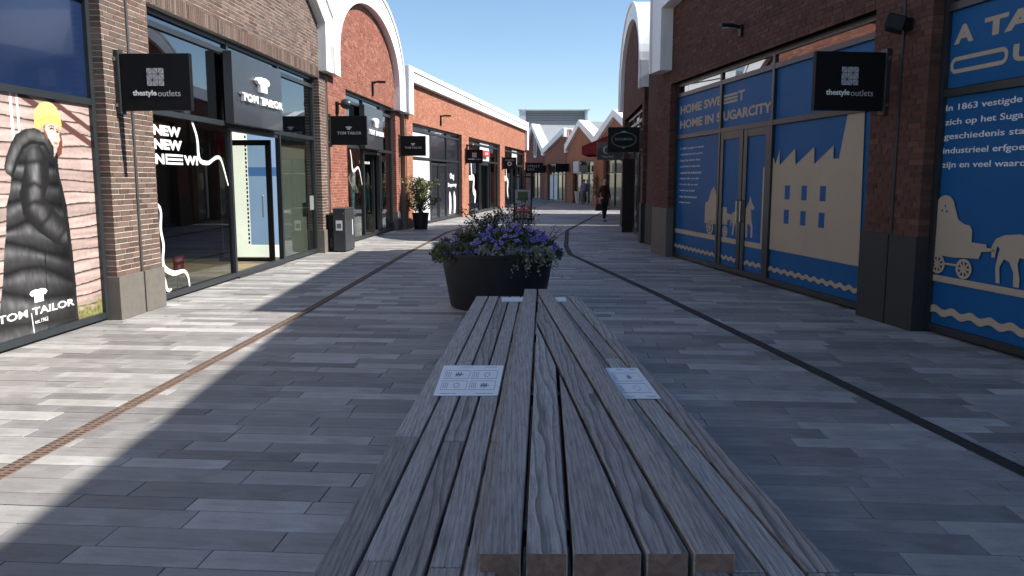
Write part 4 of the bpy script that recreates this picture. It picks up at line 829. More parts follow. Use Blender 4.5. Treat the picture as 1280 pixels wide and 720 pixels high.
# ================================================================== PROJECTING SIGNS
def bracket_sign(fr, x, label, side, z0, z1, kind, group=None, w_=.80, mat='sign_black'):
    """side +1: left-hand wall (plate reaches right), -1: right-hand wall (plate reaches left)"""
    t = thing('projecting_sign', label, 'sign', fr, x, 0, 0, rot=R(-90) if side > 0 else R(90), group='projecting signs along the shopping street')
    xa, xb = (.06, .06+w_) if side > 0 else (-.06-w_, -.06); h = z1-z0
    MB().box(xa, xb, -.035, .035, z0, z1).build('sign_panel', mat, t, bevel=.004)
    e = .0 if side > 0 else -.0
    m = MB().box(min(0, side*.055), max(0, side*.055), -.06, .06, z0-.04, z1+.04); br = m.build('bracket', 'frame_dark', t, bevel=.003)
    bm_ = MB()
    for zz in (z0+.04, z1-.08): bm_.box(side*.02-.012 if side > 0 else -.032, side*.02+.012 if side > 0 else -.008, -.075, -.06, zz, zz+.04)
    bm_.build('bolt', 'steel', t)
    c = (xa+xb)/2; y = -.036
    if kind == 'outlets':
        gs = .20; gx0 = c-gs/2; gz0 = z0+h*.43; n = 3; cell = gs/n
        for i in range(n):
            for j in range(n):
                a, b_ = gx0+i*cell+.003, gz0+j*cell+.003; s_ = cell-.006
                if (i+j) % 2: p1, p2 = [(a, b_), (a+s_-.004, b_), (a, b_+s_-.004)], [(a+s_, b_+s_), (a+.004, b_+s_), (a+s_, b_+.004)]
                else: p1, p2 = [(a+.004, b_), (a+s_, b_), (a+s_, b_+s_-.004)], [(a, b_+.004), (a+s_-.004, b_+s_), (a, b_+s_)]
                MB().prism(p1, y-.002, y).build('emblem_tile', 'grey_letter', t); MB().prism(p2, y-.002, y).build('emblem_tile', 'grey_letter', t)
        text('sign_letters', 'thestyle', 'white_letter', t, c-.27, c+.005, z0+h*.235, z0+h*.36, y, .025, .003); text('sign_letters', 'outlets', 'grey_letter', t, c+.02, c+.28, z0+h*.25, z0+h*.355, y, 0, .003)
    if kind == 'tom':
        MB().prism(shirt(c, z0+h*.58, .14, .085), y-.002, y).build('shirt_emblem', 'grey_letter', t); text('sign_letters', 'TOM TAILOR', 'grey_letter', t, c-.26, c+.28, z0+h*.36, z0+h*.46, y, .008, .003)
    if kind == 'ring':
        o_ = ell(c, z0+h*.45, .12, .12, 0, 360, 24); i_ = ell(c, z0+h*.45, .065, .065, 0, 360, 24); MB().band(o_, i_, y-.002, y).build('ring_emblem', 'grey_letter', t)
        text('sign_letters', 'COFFEE', 'grey_letter', t, c-.25, c+.25, z0+h*.72, z0+h*.82, y, .0, .003)
    if kind == 'rows':
        text('sign_letters', 'STREET', 'grey_letter', t, xa+.1, xb-.25, z0+h*.55, z0+h*.75, y, .0, .003, spacing=1.4); text('sign_letters', 'ONE', 'grey_letter', t, xa+.1, xa+.55, z0+h*.25, z0+h*.45, y, .0, .003, spacing=1.4)
    if kind == 'oval':
        for r_ in (1, .93): MB().band(ell(c, z0+h*.5, .32*r_, .19*r_, 0, 360, 36), ell(c, z0+h*.5, .32*r_-.006, .19*r_-.006, 0, 360, 36), y-.002, y).build('oval_border', 'teal_letter', t)
        text('sign_letters', 'ROCAMORA', 'teal_letter', t, c-.22, c+.22, z0+h*.47, z0+h*.57, y, .01, .003)
        MB().prism([(c-.1, z0+h*.80), (c, z0+h*.86), (c+.1, z0+h*.80), (c, z0+h*.77)], y-.002, y).build('sign_ornament', 'teal_letter', t); MB().prism([(c-.05, z0+h*.2), (c, z0+h*.13), (c+.05, z0+h*.2)], y-.002, y).build('sign_ornament', 'teal_letter', t)
    if kind == 'moon':
        MB().band(ell(c-.08, z0+h*.55, .12, .13, 60, 300, 20), ell(c-.05, z0+h*.55, .09, .11, 60, 300, 20), y-.002, y).build('ring_emblem', 'grey_letter', t); text('sign_letters', 'Voorhof', 'grey_letter', t, c-.24, c+.16, z0+h*.12, z0+h*.26, y, .01, .003)
    return t
bracket_sign(FL, .27, 'nearest black thestyleoutlets sign on the brown brick pillar by the coat poster', 1, 2.37, 3.0, 'outlets')
bracket_sign(FL2, .12, 'black TOM TAILOR sign above the grey litter bin', 1, 2.35, 2.98, 'tom')
bracket_sign(FL2, 7.75, 'small black TOM TAILOR sign above the potted shrub', 1, 2.33, 2.95, 'tom')
bracket_sign(FT, .45, 'small black sign with square emblem on the second orange brick pillar', 1, 2.28, 2.86, 'outlets', w_=.72)
bracket_sign(FT, 10.0, 'small dark sign with a white ring beside the last orange brick pillar', 1, 2.15, 2.78, 'ring', w_=.75)
bracket_sign(FT, 19.3, 'dark sign with small dotted letters at the far end of the orange building', 1, 2.0, 2.68, 'rows', w_=1.15)
bracket_sign(FR, -.26, 'black thestyleoutlets sign on the right-hand pillar beside the factory mural', -1, 2.35, 2.98, 'outlets')
bracket_sign(FR2, -.35, 'dark green sign with an oval border on the arched shop', -1, 2.28, 2.90, 'oval')
bracket_sign(FR2, -7.3, 'grey sign with a pale crescent below the red awning', -1, 2.25, 2.85, 'moon', mat='board_charcoal')
for fx, lab, w__ in ((6.9, 'far black sign at the left side of the white blinds window', .9), (14.0, 'far black sign between two brick gables', .9)): bracket_sign(FA, fx, lab, -1, 2.1, 2.65, 'none', w_=w__)
t = thing('shop_sign', 'far dark fascia sign over the shop entrance behind the hedge', 'sign', FA, 18.6, -.15, 2.05); MB().box(-1.0, 1.0, -.1, 0, 0, .42).build('board', 'sign_black', t)
t = thing('shop_sign', 'far pale grey fascia sign over the entrance with the white pots', 'sign', FA, 16.2, -.05, 2.0); MB().box(-.7, .7, -.08, 0, 0, .75).build('board', 'cladding_grey', t)

# awning
aw = thing('awning', 'deep red awning behind the grey crescent sign', 'awning', FR3, -4.2, 0, 0)
m = MB(); P_ = [(-2.4, 0, 3.55), (1.2, 0, 3.55), (1.2, -1.7, 2.88), (-2.4, -1.7, 2.88), (-2.4, 0, 3.50), (1.2, 0, 3.50), (1.2, -1.7, 2.83), (-2.4, -1.7, 2.83)]
m.v = list(P_); m.f = [(0, 1, 2, 3), (7, 6, 5, 4), (0, 4, 5, 1), (1, 5, 6, 2), (2, 6, 7, 3), (3, 7, 4, 0)]; m.r = [0]*6; m.build('canopy', 'awning_red', aw, fix=True)
MB().box(-2.4, 1.2, -1.73, -1.7, 2.55, 2.88).build('valance', 'awning_red', aw)
for xx in (-2.4, 1.18): MB().prism([(0, 2.55), (0, 3.53), (-1.7, 2.86), (-1.7, 2.55)], 0, .02).build('side_panel', 'awning_red', aw).matrix_local = Matrix(((0, 1, 0, xx), (1, 0, 0, 0), (0, 0, 1, 0), (0, 0, 0, 1)))

# ================================================================== WALL LAMPS, SPEAKER
def arm_lamp(fr, x, z, label, L=.75, sc_=1):
    t = thing('wall_lamp', label, 'lamp', fr, x, 0, z, group='arm lamps on the brick walls')
    MB().box(-.05, .05, -.05, 0, -.36*sc_, .02).build('wall_plate', 'frame_black', t, bevel=.004); MB().tube([(0, -.03, -.02), (0, -.12, .0), (0, -L*.6, .02)], .028, 8).build('arm', 'frame_black', t, smooth=True)
    MB().prism([(-.06, -.03), (.06, -.03), (.05, .03), (-.05, .03)], -L, -L*.5).build('lamp_head', 'frame_black', t, bevel=.01); MB().box(-.045, .045, -L+.03, -L*.6, -.036, -.03).build('lamp_lens', 'cladding_light', t)
    return t
arm_lamp(FL2, 4.3, 4.2, 'black arm lamp on red brick below the rounded arch', .38)
arm_lamp(FT, -3.9, 3.95, 'black arm lamp on the orange brick wall above the dark shop door', .42)
arm_lamp(FR, -4.3, 4.0, 'black arm lamp on the dark brick above the HOME SWEET HOME window', .36, .45)
def spot(fr, x, z, label, side):
    t = thing('wall_spotlight', label, 'lamp', fr, x, 0, z, group='round wall spotlights'); MB().box(-.05, .05, -.06, 0, -.22, .05).build('bracket', 'frame_black', t, bevel=.004); MB().tube([(0, -.04, 0), (0, -.16, 0)], .02, 8).build('arm', 'frame_black', t)
    b_ = MB().lathe([(.0, 0), (.07, 0), (.11, .06), (.12, .17), (.10, .20), (0, .19)], n=16).build('lamp_head', 'frame_dark', t, smooth=True); b_.rotation_euler = (R(100), 0, R(side*25)); b_.location = (0, -.12, .02)
    return t
spot(FL2, .75, 3.3, 'dark round wall spotlight at the corner of the second TOM TAILOR window', 1)
spot(FT, .75, 3.05, 'small black wall spotlight above the sign with the square emblem', 1)
t = thing('loudspeaker', 'black box loudspeaker mounted on the right-hand brick pillar above the sign', 'loudspeaker', FR, .12, 0, 3.14)
MB().box(-.03, .03, -.09, 0, .02, .14).build('bracket', 'frame_black', t); o = MB().prism([(-.12, -.08), (.12, -.08), (.10, .08), (-.10, .08)], -.18, 0).build('cabinet', 'frame_black', t, bevel=.012); o.location = (0, -.08, .06); o.rotation_euler = (R(-18), 0, R(-30)); MB().box(-.10, .10, -.186, -.179, -.06, .06).build('grille', 'slot_dark', t).matrix_local = o.matrix_basis.copy()

# ================================================================== BENCH
BX, BY = .2, 4.6
bench = thing('bench', 'long weathered hardwood bench with raised centre beams fanning towards the camera', 'bench', loc=(BX, BY, 0))
SA, SB = .0392, -.0516; NEAR = 2.19; FAR_ = 7.80
def plank(name, pts, z0, z1, mat, end=False, bev=.004):
    m = MB().prismz([(x-BX, y-BY) for x, y in pts], z0, z1); me_o = m.build(name, mat, bench, bevel=bev)
    if end:
        me = me_o.data; me.materials.append(M['teak_end'])
        for p in me.polygons:
            if p.normal.y < -.9: p.material_index = 1
    return me_o
def lx(x0, s_, y): return x0+s_*(y-NEAR)
def sec(xa, sa, xb, sb, gap=0): t = (xb-xa)/(sa-sb); return t+NEAR
G_ = .016; W_ = .1206; TB, TT_ = .36, .53
# two rails running with the left street side, one tapering wedge, two rails running with the right side
a0 = -.096; a1 = a0+W_; a2 = a1+G_; a3 = a2+W_; a4 = a3+G_; b5_ = .648; b4_ = b5_-W_; b3_ = b4_-G_; b2_ = b3_-W_; b1_ = b2_-G_
ye = sec(a0+W_+G_, SA, b4_, SB)
plank('beam', [(a0, NEAR), (a1, NEAR), (lx(a1, SA, FAR_), FAR_), (lx(a0, SA, FAR_), FAR_)], TB, TT_, 'teak', True)
y2 = sec(a3, SA, b1_, SB); y2e = sec(a2, SA, b1_, SB)
plank('beam', [(a2, NEAR), (a3, NEAR), (lx(a3, SA, y2), y2), (lx(a2, SA, y2e-.03), y2e-.03)], TB, TT_, 'teak_flame', True)
y3 = sec(a4, SA, b1_, SB)
plank('beam', [(a4, NEAR), (b1_, NEAR), (lx(b1_, SB, y3-.03), y3-.03)], TB, TT_, 'teak', True)
y4 = sec(a2, SA, b2_, SB); y4e = sec(a2, SA, b3_, SB)
plank('beam', [(b2_, NEAR), (b3_, NEAR), (lx(b3_, SB, y4e-.02), y4e-.02), (lx(b2_, SB, y4), y4)], TB, TT_, 'teak_flame', True)
y5 = sec(a2, SA, b4_, SB)
plank('beam', [(b4_, NEAR), (b5_, NEAR), (lx(b5_, SB, FAR_), FAR_), (lx(a2, SA, FAR_), FAR_), (lx(b4_, SB, y5), y5)], TB, TT_, 'teak', True)
# seat slats with butt joints
ST, SZ = .43, .47
def slats(x0, ws, s_, sgn, joints, mats):
    x = x0
    for i, w_ in enumerate(ws):
        js = [.6]+joints[i % len(joints)]+[7.72]
        for ya, yb in zip(js[:-1], js[1:]):
            ya, yb = ya+.003, yb-.003; xo = x; xi = x+sgn*w_
            plank('slat', [(lx(xo, s_, ya), ya), (lx(xi, s_, ya), ya), (lx(xi, s_, yb), yb), (lx(xo, s_, yb), yb)], ST, SZ+random.uniform(-.001, .001), mats[i % len(mats)], False, .003)
        x += sgn*(w_+.012)
slats(-.575, [.112, .092, .092, .092, .09], .0415, 1, [[3.42, 5.3], [2.26, 4.9], [3.36, 6.0], [2.22, 5.5], [3.34, 5.1]], ['teak', 'teak', 'teak_flame', 'teak', 'teak'])
slats(.955, [.098, .098, .098, .095], -.0565, -1, [[2.19, 5.6], [3.30, 5.0], [2.19, 4.4], [3.1, 5.9]], ['teak_flame', 'teak', 'teak', 'teak'])
m = MB()
for yy in (1.1, 2.6, 4.3, 6.0, 7.4):
    MB().box(-.45-BX+.03*(yy-2), .80-BX-.05*(yy-2), yy-BY-.04, yy-BY+.04, .37, .428).build('crossbar', 'frame_dark', bench)
    for xx in (-.25+.03*(yy-2), .6-.04*(yy-2)): MB().box(xx-BX-.03, xx-BX+.03, yy-BY-.035, yy-BY+.035, 0, .37).build('leg', 'frame_dark', bench)
# instruction cards on the seat
def card(x0, x1, y0, y1, s0, s1, label, cols, rows=2):
    cx, cy = (x0+x1)/2, (y0+y1)/2; t = thing('instruction_card', label, 'card', loc=(cx, cy, SZ+.001), group='instruction cards on the bench'); q = [(x0+s0-cx, y0-cy), (x1+s1-cx, y0-cy), (x1-cx, y1-cy), (x0-cx, y1-cy)]
    MB().prismz(q, .001, .005).build('sheet', 'card_white', t)
    def P(u, v): b_ = Vector(q[0]).lerp(Vector(q[1]), u); t_ = Vector(q[3]).lerp(Vector(q[2]), u); r_ = b_.lerp(t_, v); return (r_.x, r_.y)
    def line(u0, v0, u1, v1, nm='printed_line'): MB().prismz([P(u0, v0), P(u1, v0), P(u1, v1), P(u0, v1)], .0052, .0056).build(nm, 'card_ink', t)
    for c_ in range(cols):
        for r_ in range(rows):
            u0 = .07+c_*(.90/cols); u1 = u0+.80/cols; v0 = .16+r_*.36; v1 = v0+.28
            for L_ in ((u0, v0, u1, v0+.008), (u0, v1, u1, v1+.008), (u0, v0, u0+.006, v1), (u1, v0, u1+.006, v1)): line(*L_)
            for k_ in range(3): line(u0+.03+k_*.03, v0+.05, u0+.038+k_*.03, v1-.05)
            um = (u0*.4+u1*.6)
            if (c_+r_) % 2 == 0:
                for k_ in range(10):
                    a = k_*math.pi/5; uu, vv = um+.07/cols*2*math.cos(a)*.6, (v0+v1)/2+.07*math.sin(a); line(uu-.008, vv-.012, uu+.008, vv+.012)
            else:
                for k_ in range(4): line(um-.06+k_*.025, v0+.07+.02*(k_ % 2), um-.045+k_*.025, v1-.08+.02*(k_ % 2))
                line(um-.07, (v0+v1)/2-.012, um+.07, (v0+v1)/2+.012)
    line(.1, .05, .35, .06); line(.65, .05, .92, .06); line(.3, .93, .5, .94); line(.7, .93, .9, .94)
    return t
card(-.415, -.050, 4.085, 4.765, .003, -.025, 'wide white instruction card on the left seat of the bench, nearer one', 2)
card(.560, .755, 4.029, 4.702, .016, .016, 'narrow white instruction card on the right seat of the bench, nearer one', 1)
card(-.10, .108, 7.336, 7.60, .005, .004, 'white instruction card at the far left end of the bench', 1, 1); card(.41, .515, 7.336, 7.60, .0, -.01, 'small white instruction card at the far right end of the bench', 1, 1)

# ================================================================== LITTER BIN
t = thing('litter_bin', 'dark grey litter bin with three round slots in front of the brick pillar', 'bin', FL2, 0, 0, 0); t.location = (-3.80, 17.62, 0); t.rotation_euler = (0, 0, R(-3))
MB().box(-.135, .135, 0, .80, .03, .93).build('body', 'bin_grey', t, bevel=.006); MB().box(-.145, .145, -.01, .81, .93, .965).build('lid', 'bin_grey', t, bevel=.004); MB().box(-.12, .12, .02, .78, 0, .03).build('base', 'frame_black', t)
MB().box(-.075, .07, -.004, -.001, .48, .70).build('notice', 'card_white', t); MB().box(-.05, .045, -.0055, -.004, .53, .63).build('notice_print', 'card_ink', t); MB().box(.09, .11, -.012, 0, .84, .87).build('lock', 'steel', t)
for k_ in range(3):
    s_ = MB().prism([(p, q) for p, q in ell(0, 0, .075, .105, 0, 345, 20)], .136, .139); o = s_.build('slot', 'slot_dark', t); o.matrix_local = Matrix(((0, 1, 0, 0), (1, 0, 0, .16+k_*.24), (0, 0, 1, .80), (0, 0, 0, 1)))
MB().box(.136, .1375, .60, .66, .35, .72).build('side_label', 'cladding_grey', t)
t = thing('ash_bin', 'slim black ash bin between the grey litter bin and the pillar', 'bin', loc=(-4.02, 17.72, 0), rot=R(-3)); MB().box(-.075, .075, 0, .2, 0, .80).build('body', 'frame_black', t, bevel=.006); MB().box(-.08, .08, -.005, .205, .80, .82).build('lid', 'frame_dark', t); MB().box(-.01, .03, -.004, 0, .1, .3).build('label_strip', 'bin_grey', t)

# ================================================================== PLANTS
def leaf_mesh(name, pts, size, mat, parent, kind='stuff', aspect=.5, up=.3, fold=True, seed=1, cup=.25, dirs=None):
    """many small folded leaves at given points"""
    r = np.random.default_rng(seed); n = len(pts); pts = np.asarray(pts, float)
    d = r.normal(size=(n, 3)) if dirs is None else dirs+r.normal(size=(n, 3))*.45
    d[:, 2] += up; d /= np.linalg.norm(d, axis=1)[:, None]
    s_ = np.cross(d, r.normal(size=(n, 3))); s_ /= np.linalg.norm(s_, axis=1)[:, None]+1e-9; nn = np.cross(d, s_)
    L = size*(.6+.8*r.random(n))[:, None]; W = L*aspect
    v = np.stack([pts, pts+d*L*.45+s_*W*.5+nn*W*cup, pts+d*L, pts+d*L*.45-s_*W*.5+nn*W*cup], 1).reshape(-1, 3)
    f = (np.arange(n)*4)[:, None]+np.array([[0, 1, 2], [0, 2, 3]]).reshape(1, -1); f = f.reshape(-1, 3)
    me = bpy.data.meshes.new(name); me.vertices.add(len(v)); me.vertices.foreach_set('co', v.reshape(-1)); me.loops.add(f.size); me.loops.foreach_set('vertex_index', f.reshape(-1).astype(np.int32)); me.polygons.add(len(f)); me.polygons.foreach_set('loop_start', (np.arange(len(f))*3).astype(np.int32)); me.update(calc_edges=True)
    a = me.attributes.new('rnd', 'FLOAT', 'FACE'); a.data.foreach_set('value', np.repeat(r.random(n)*.999, 2)); me.materials.append(M[mat])
    o = link(name, me, parent)
    if kind: o['kind'] = kind
    return o
def petunia_mesh():
    m = MB(); n = 15; R1 = .030; v = [(0, 0, -.012)]; ring1 = []; ring2 = []
    for i in range(n):
        a = 2*math.pi*i/n; rr = R1*(1+.16*math.cos(5*a)); ring1.append((.011*math.cos(a), .011*math.sin(a), 0)); ring2.append((rr*math.cos(a), rr*math.sin(a), .003+.004*math.cos(5*a)))
    m.v = v+ring1+ring2
    for i in range(n):
        j = (i+1) % n; m.f.append((0, 1+i, 1+j)); m.f.append((1+i, 1+n+i, 1+n+j, 1+j))
    m.r = [0]*len(m.f); return m
def ball_flower():
    m = MB()
    for k_ in range(14):
        d = Vector((random.gauss(0, 1), random.gauss(0, 1), random.gauss(.6, .8))).normalized(); u = d.orthogonal().normalized(); v = d.cross(u); c = d*.022; b = len(m.v); s_ = .011
        m.v += [tuple(c+u*s_), tuple(c+v*s_), tuple(c-u*s_), tuple(c-v*s_)]; m.f.append((b, b+1, b+2, b+3)); m.r.append(0)
    return m
# big round planter
PX, PY = -.185, 10.13
pl = thing('planter', 'big round black planter at the far end of the bench', 'planter', loc=(PX, PY, 0))
MB().lathe([(0, 0), (.57, 0), (.60, .02), (.715, .66), (.735, .665), (.74, .70), (.72, .705), (.70, .70), (.69, .63), (.0, .62)], n=64).build('tub', 'planter_black', pl, smooth=True)
MB().lathe([(0, .62), (.35, .655), (.69, .635)], n=32).build('soil', 'soil', pl, fix=True)
def mound(cx, cy, rx, ry, z0, h, n, seed, drop=0):
    r = np.random.default_rng(seed); a = r.random(n)*2*math.pi; rr = np.sqrt(r.random(n)); z = z0+h*(1-rr**2)*(.35+.65*r.random(n))+r.normal(size=n)*.02-drop*np.clip(rr-.75, 0, 1)*4*r.random(n)
    return np.stack([cx+rx*rr*np.cos(a), cy+ry*rr*np.sin(a), z], 1)
pet = None; pink = None
def flowers(t, pts, kind, sc_=1.0, lean=Vector((0, -.6, .8))):
    global pet, pink
    for p in pts:
        if kind == 'purple':
            if pet is None:
                o = petunia_mesh().build('flower', 'petal_purple', t, smooth=False); pet = o.data
                for pp in pet.polygons: pass
                pet.materials.append(M['petal_throat'])
                for i, pp in enumerate(pet.polygons):
                    if len(pp.vertices) == 3: pp.material_index = 1
            else: o = link('flower', pet, t)
        else:
            key = kind
            if key not in FL_:
                o = ball_flower().build('flower', 'petal_'+kind, t); FL_[key] = o.data
            else: o = link('flower', FL_[key], t)
        d = (lean+Vector((random.gauss(0, .45), random.gauss(0, .35), random.gauss(0, .3)))).normalized()
        o.rotation_euler = d.to_track_quat('Z', 'Y').to_euler(); o.location = p; s_ = random.uniform(.75, 1.15)*sc_; o.scale = (s_, s_, s_)
FL_ = {}
def outer_pts(cx, cy, rx, ry, z0, h, n, seed, a0=180, a1=360):
    r = np.random.default_rng(seed); out = []
    for _ in range(n):
        a = R(r.uniform(a0, a1)); rr = math.sqrt(r.random()); out.append((cx+rx*rr*math.cos(a), cy+ry*rr*math.sin(a), z0+h*(1-rr**2)*(.85+.3*r.random())+.035+r.normal()*.012))
    return out
t = thing('petunia_plant', 'broad mass of violet petunias over the right side of the black planter', 'flowers', loc=(PX, PY, .62))
leaf_mesh('foliage', mound(.18, -.25, .62, .44, .06, .33, 7600, 3, .04), .05, 'leaf_green', t, seed=3)
flowers(t, outer_pts(.19, -.27, .62, .44, .06, .33, 125, 5), 'purple', .92)
flowers(t, [(.68, -.2, .08), (.74, -.25, .03), (.72, -.3, .06), (.66, -.34, .1), (.77, -.22, .0)], 'purple')
t = thing('petunia_plant', 'smaller clump of violet petunias at the left rim of the black planter', 'flowers', loc=(PX-.5, PY-.25, .62))
leaf_mesh('foliage', mound(0, 0, .28, .26, .03, .18, 1900, 13, .05), .045, 'leaf_green', t, seed=14); flowers(t, outer_pts(0, -.05, .24, .2, .05, .17, 14, 15), 'purple'); flowers(t, [(-.22, .02, .12), (-.20, .0, .17), (-.25, .05, .09), (-.17, -.05, .14)], 'purple', .9)
for x, y_, z_, n, lab, kd in ((-.38, .12, .30, 16, 'cluster of pink flowers at the back left of the planter', 'pink'), (-.66, .25, .22, 5, 'lone pink flower head at the far left edge of the planter', 'pink'), (.36, .28, .33, 18, 'red and coral flower cluster at the back right of the planter', 'red'), (.58, .15, .24, 12, 'pink flower trail along the right rim of the planter', 'pink'), (-.02, .12, .33, 7, 'small pink blossoms in the middle of the planter below the tall stems', 'pink')):
    t = thing('geranium_plant', lab, 'flowers', loc=(PX+x, PY+y_, .62), group='pink and red flowers in the planter'); leaf_mesh('foliage', mound(0, 0, .2, .2, .0, z_*.9, 900, int(x*100)+300), .05, 'leaf_green', t, aspect=.8, seed=int(x*100)+200)
    m = MB()
    for k_ in range(5): m.tube([(0, 0, 0), (random.uniform(-.1, .1), random.uniform(-.08, .08), z_*.9)], .004, 5)
    m.build('stem', 'leaf_dark', t, kind='stuff')
    flowers(t, [(random.gauss(0, .08), random.gauss(0, .05), z_+random.gauss(0, .03)) for _ in range(n)], kd, 1.0, Vector((0, -.5, .9)))
t = thing('trailing_plant', 'silver leaved trailing plant spilling over the front rim of the planter', 'plant', loc=(PX+.15, PY-.62, .66)); tr = []; td = []
for k_ in range(34):
    a = random.uniform(-.36, .48); L = random.uniform(.12, .40); dx = random.uniform(-.1, .22); n = 46
    for i in range(n):
        u = i/n; tr.append((a+dx*u+random.gauss(0, .008), .12-.14*math.sin(u*2.2)-.03*u+random.gauss(0, .008), .09+.06*math.sin(u*3)-L*u*u*.85+random.gauss(0, .008))); td.append((dx, -.3, -.3))
leaf_mesh('foliage', tr, .032, 'leaf_silver', t, aspect=.7, seed=33, dirs=np.array(td))
t = thing('trailing_plant', 'dull green trailing plant hanging over the left front rim of the planter', 'plant', loc=(PX-.48, PY-.48, .66)); tr = []
for k_ in range(24):
    a = random.uniform(-.24, .28); L = random.uniform(.1, .26); dx = random.uniform(-.14, .05)
    for i in range(44): u = i/44; tr.append((a+dx*u+random.gauss(0, .01), .14-.16*math.sin(u*2.2)+.1*max(0, -a)+random.gauss(0, .01), .1+.06*math.sin(u*3)-L*u*u*.8+random.gauss(0, .01)))
leaf_mesh('foliage', tr, .03, 'leaf_olive', t, aspect=.5, seed=35)
def airy(loc, label, nst, h, spread, leafm, seed, name='tall_shrub', size=.045, dens=46, tip=None):
    random.seed(seed); t = thing(name, label, 'plant', loc=loc); m = MB(); pts = []; tips = []
    for k_ in range(nst):
        a = random.uniform(0, 2*math.pi); L = h*random.uniform(.65, 1.05); r_ = spread*random.uniform(.3, 1); P_ = []
        for i in range(7): u = i/6; P_.append((math.cos(a)*r_*u**1.4+random.gauss(0, .008), math.sin(a)*r_*u**1.4+random.gauss(0, .008), L*u))
        m.tube(P_, [.006-.0035*i/6 for i in range(7)], 5); tips.append(P_[-1])
        for i in range(dens):
            u = random.uniform(.12, 1)**.8; j = min(5, int(u*6)); q = Vector(P_[j]).lerp(Vector(P_[j+1]), u*6-j); pts.append(tuple(q+Vector((random.gauss(0, .028), random.gauss(0, .028), random.gauss(0, .02)))))
    m.build('stem', 'bark', t, kind='stuff'); leaf_mesh('foliage', pts, size, leafm, t, seed=seed)
    return t
airy((PX-.13, PY+.1, .62), 'tall dark leafy shrub rising from the middle of the planter', 22, .62, .34, 'leaf_dark', 51, dens=40, size=.045)
airy((PX+.27, PY+.12, .62), 'airy thin stemmed shrub right of centre in the planter', 20, .78, .26, 'leaf_dark', 52, dens=30, size=.034)
airy((PX-.36, PY+.0, .62), 'lower bushy dark plant at the left of the planter behind the petunias', 16, .36, .22, 'leaf_green', 53, dens=50)
airy((PX+.55, PY-.05, .62), 'thin wispy stems leaning out over the right rim of the planter', 9, .40, .34, 'leaf_dark', 54, dens=16, size=.025)
# potted shrub on the left
ps = thing('planter_pot', 'round black plant pot in the sun beside the white window', 'plant pot', loc=(-2.95, 25.9, 0)); MB().lathe([(0, 0), (.21, 0), (.27, .5), (.285, .5), (.285, .53), (.26, .53), (.25, .47), (0, .46)], n=28).build('tub', 'planter_black', ps, smooth=True)
random.seed(60); t = thing('potted_shrub', 'loose pale green shrub growing in the black pot by the white window', 'shrub', loc=(-2.95, 25.9, .46)); m = MB(); pts = []
for k_ in range(30):
    a = random.uniform(0, 2*math.pi); r_ = random.uniform(.1, .62); zt = random.uniform(.35, 1.2); P_ = [(0, 0, 0), (math.cos(a)*r_*.2, math.sin(a)*r_*.2, zt*.4), (math.cos(a)*r_*.7, math.sin(a)*r_*.7, zt*.8), (math.cos(a)*r_, math.sin(a)*r_, zt)]
    m.tube(P_, [.016, .012, .008, .003], 6)
    for i in range(85): u = random.uniform(.35, 1); j = min(2, int(u*3)); q = Vector(P_[j]).lerp(Vector(P_[j+1]), u*3-j); pts.append(tuple(q+Vector((random.gauss(0, .07), random.gauss(0, .07), random.gauss(0, .06)))))
m.build('branch', 'bark', t, kind='stuff'); leaf_mesh('foliage', pts, .085, 'leaf_olive', t, aspect=.5, seed=61)
# far pots, hedge trough
for x, y_, lab in ((4.45, 53.6, 'tall white pot left of the far shop entrance'), (5.05, 51.6, 'tall white pot right of the person in the lilac top')):
    t = thing('planter_pot', lab, 'plant pot', loc=(x, y_, 0)); MB().lathe([(0, 0), (.2, 0), (.30, .75), (.31, .8), (.27, .8), (.26, .72), (0, .7)], n=20).build('tub', 'pot_white', t, smooth=True)
t = thing('planter_trough', 'low terracotta coloured trough holding the far hedge', 'plant pot', loc=(5.45, 49.3, 0)); MB().box(-.45, .6, -1.2, 1.2, 0, .6).build('trough', 'terracotta', t, bevel=.02)
t = thing('hedge', 'dark green hedge standing in the far terracotta trough', 'hedge', loc=(5.45, 49.3, .55)); r = np.random.default_rng(5); leaf_mesh('foliage', np.stack([r.uniform(-.42, .55, 5000), r.uniform(-1.1, 1.1, 5000), r.uniform(0, 1.25, 5000)], 1), .12, 'leaf_green', t, seed=6)
MB().tube([(0, -.6, 0), (.02, -.6, .9)], .03, 6).tube([(0, .5, 0), (.02, .5, .9)], .03, 6).build('trunk', 'bark', t)
# ================================================================== MENU STAND
t = thing('poster_stand', 'black framed poster stand behind the planter with red bands and a green plant picture', 'sign', loc=(.42, 31.2, 0), rot=R(4))
MB().box(-.36, -.31, -.03, .03, 0, 1.72).build('post', 'frame_black', t); MB().box(.30, .36, -.03, .03, 0, 1.72).build('post', 'frame_black', t); MB().box(-.31, .30, -.03, .03, 1.66, 1.72).build('top_bar', 'frame_black', t); MB().box(-.31, .30, -.03, .03, .04, .10).build('bottom_bar', 'frame_black', t)
for xx in (-.335, .33): MB().box(xx-.03, xx+.03, -.25, .25, 0, .04).build('foot', 'frame_black', t)
MB().box(-.31, .30, -.01, .01, .10, 1.2).build('poster', 'louvre_grey', t); MB().box(-.2, .2, -.013, -.01, .78, 1.12).build('poster_picture', 'leaf_green', t); MB().box(-.29, .28, -.013, -.01, .44, .56).build('poster_band', 'red_paint', t); MB().box(-.29, .28, -.013, -.01, .30, .39).build('poster_band', 'red_paint', t)
text('poster_letters', 'MENU', 'white_vinyl', t, -.2, .2, .46, .54, -.013, .01, .002)
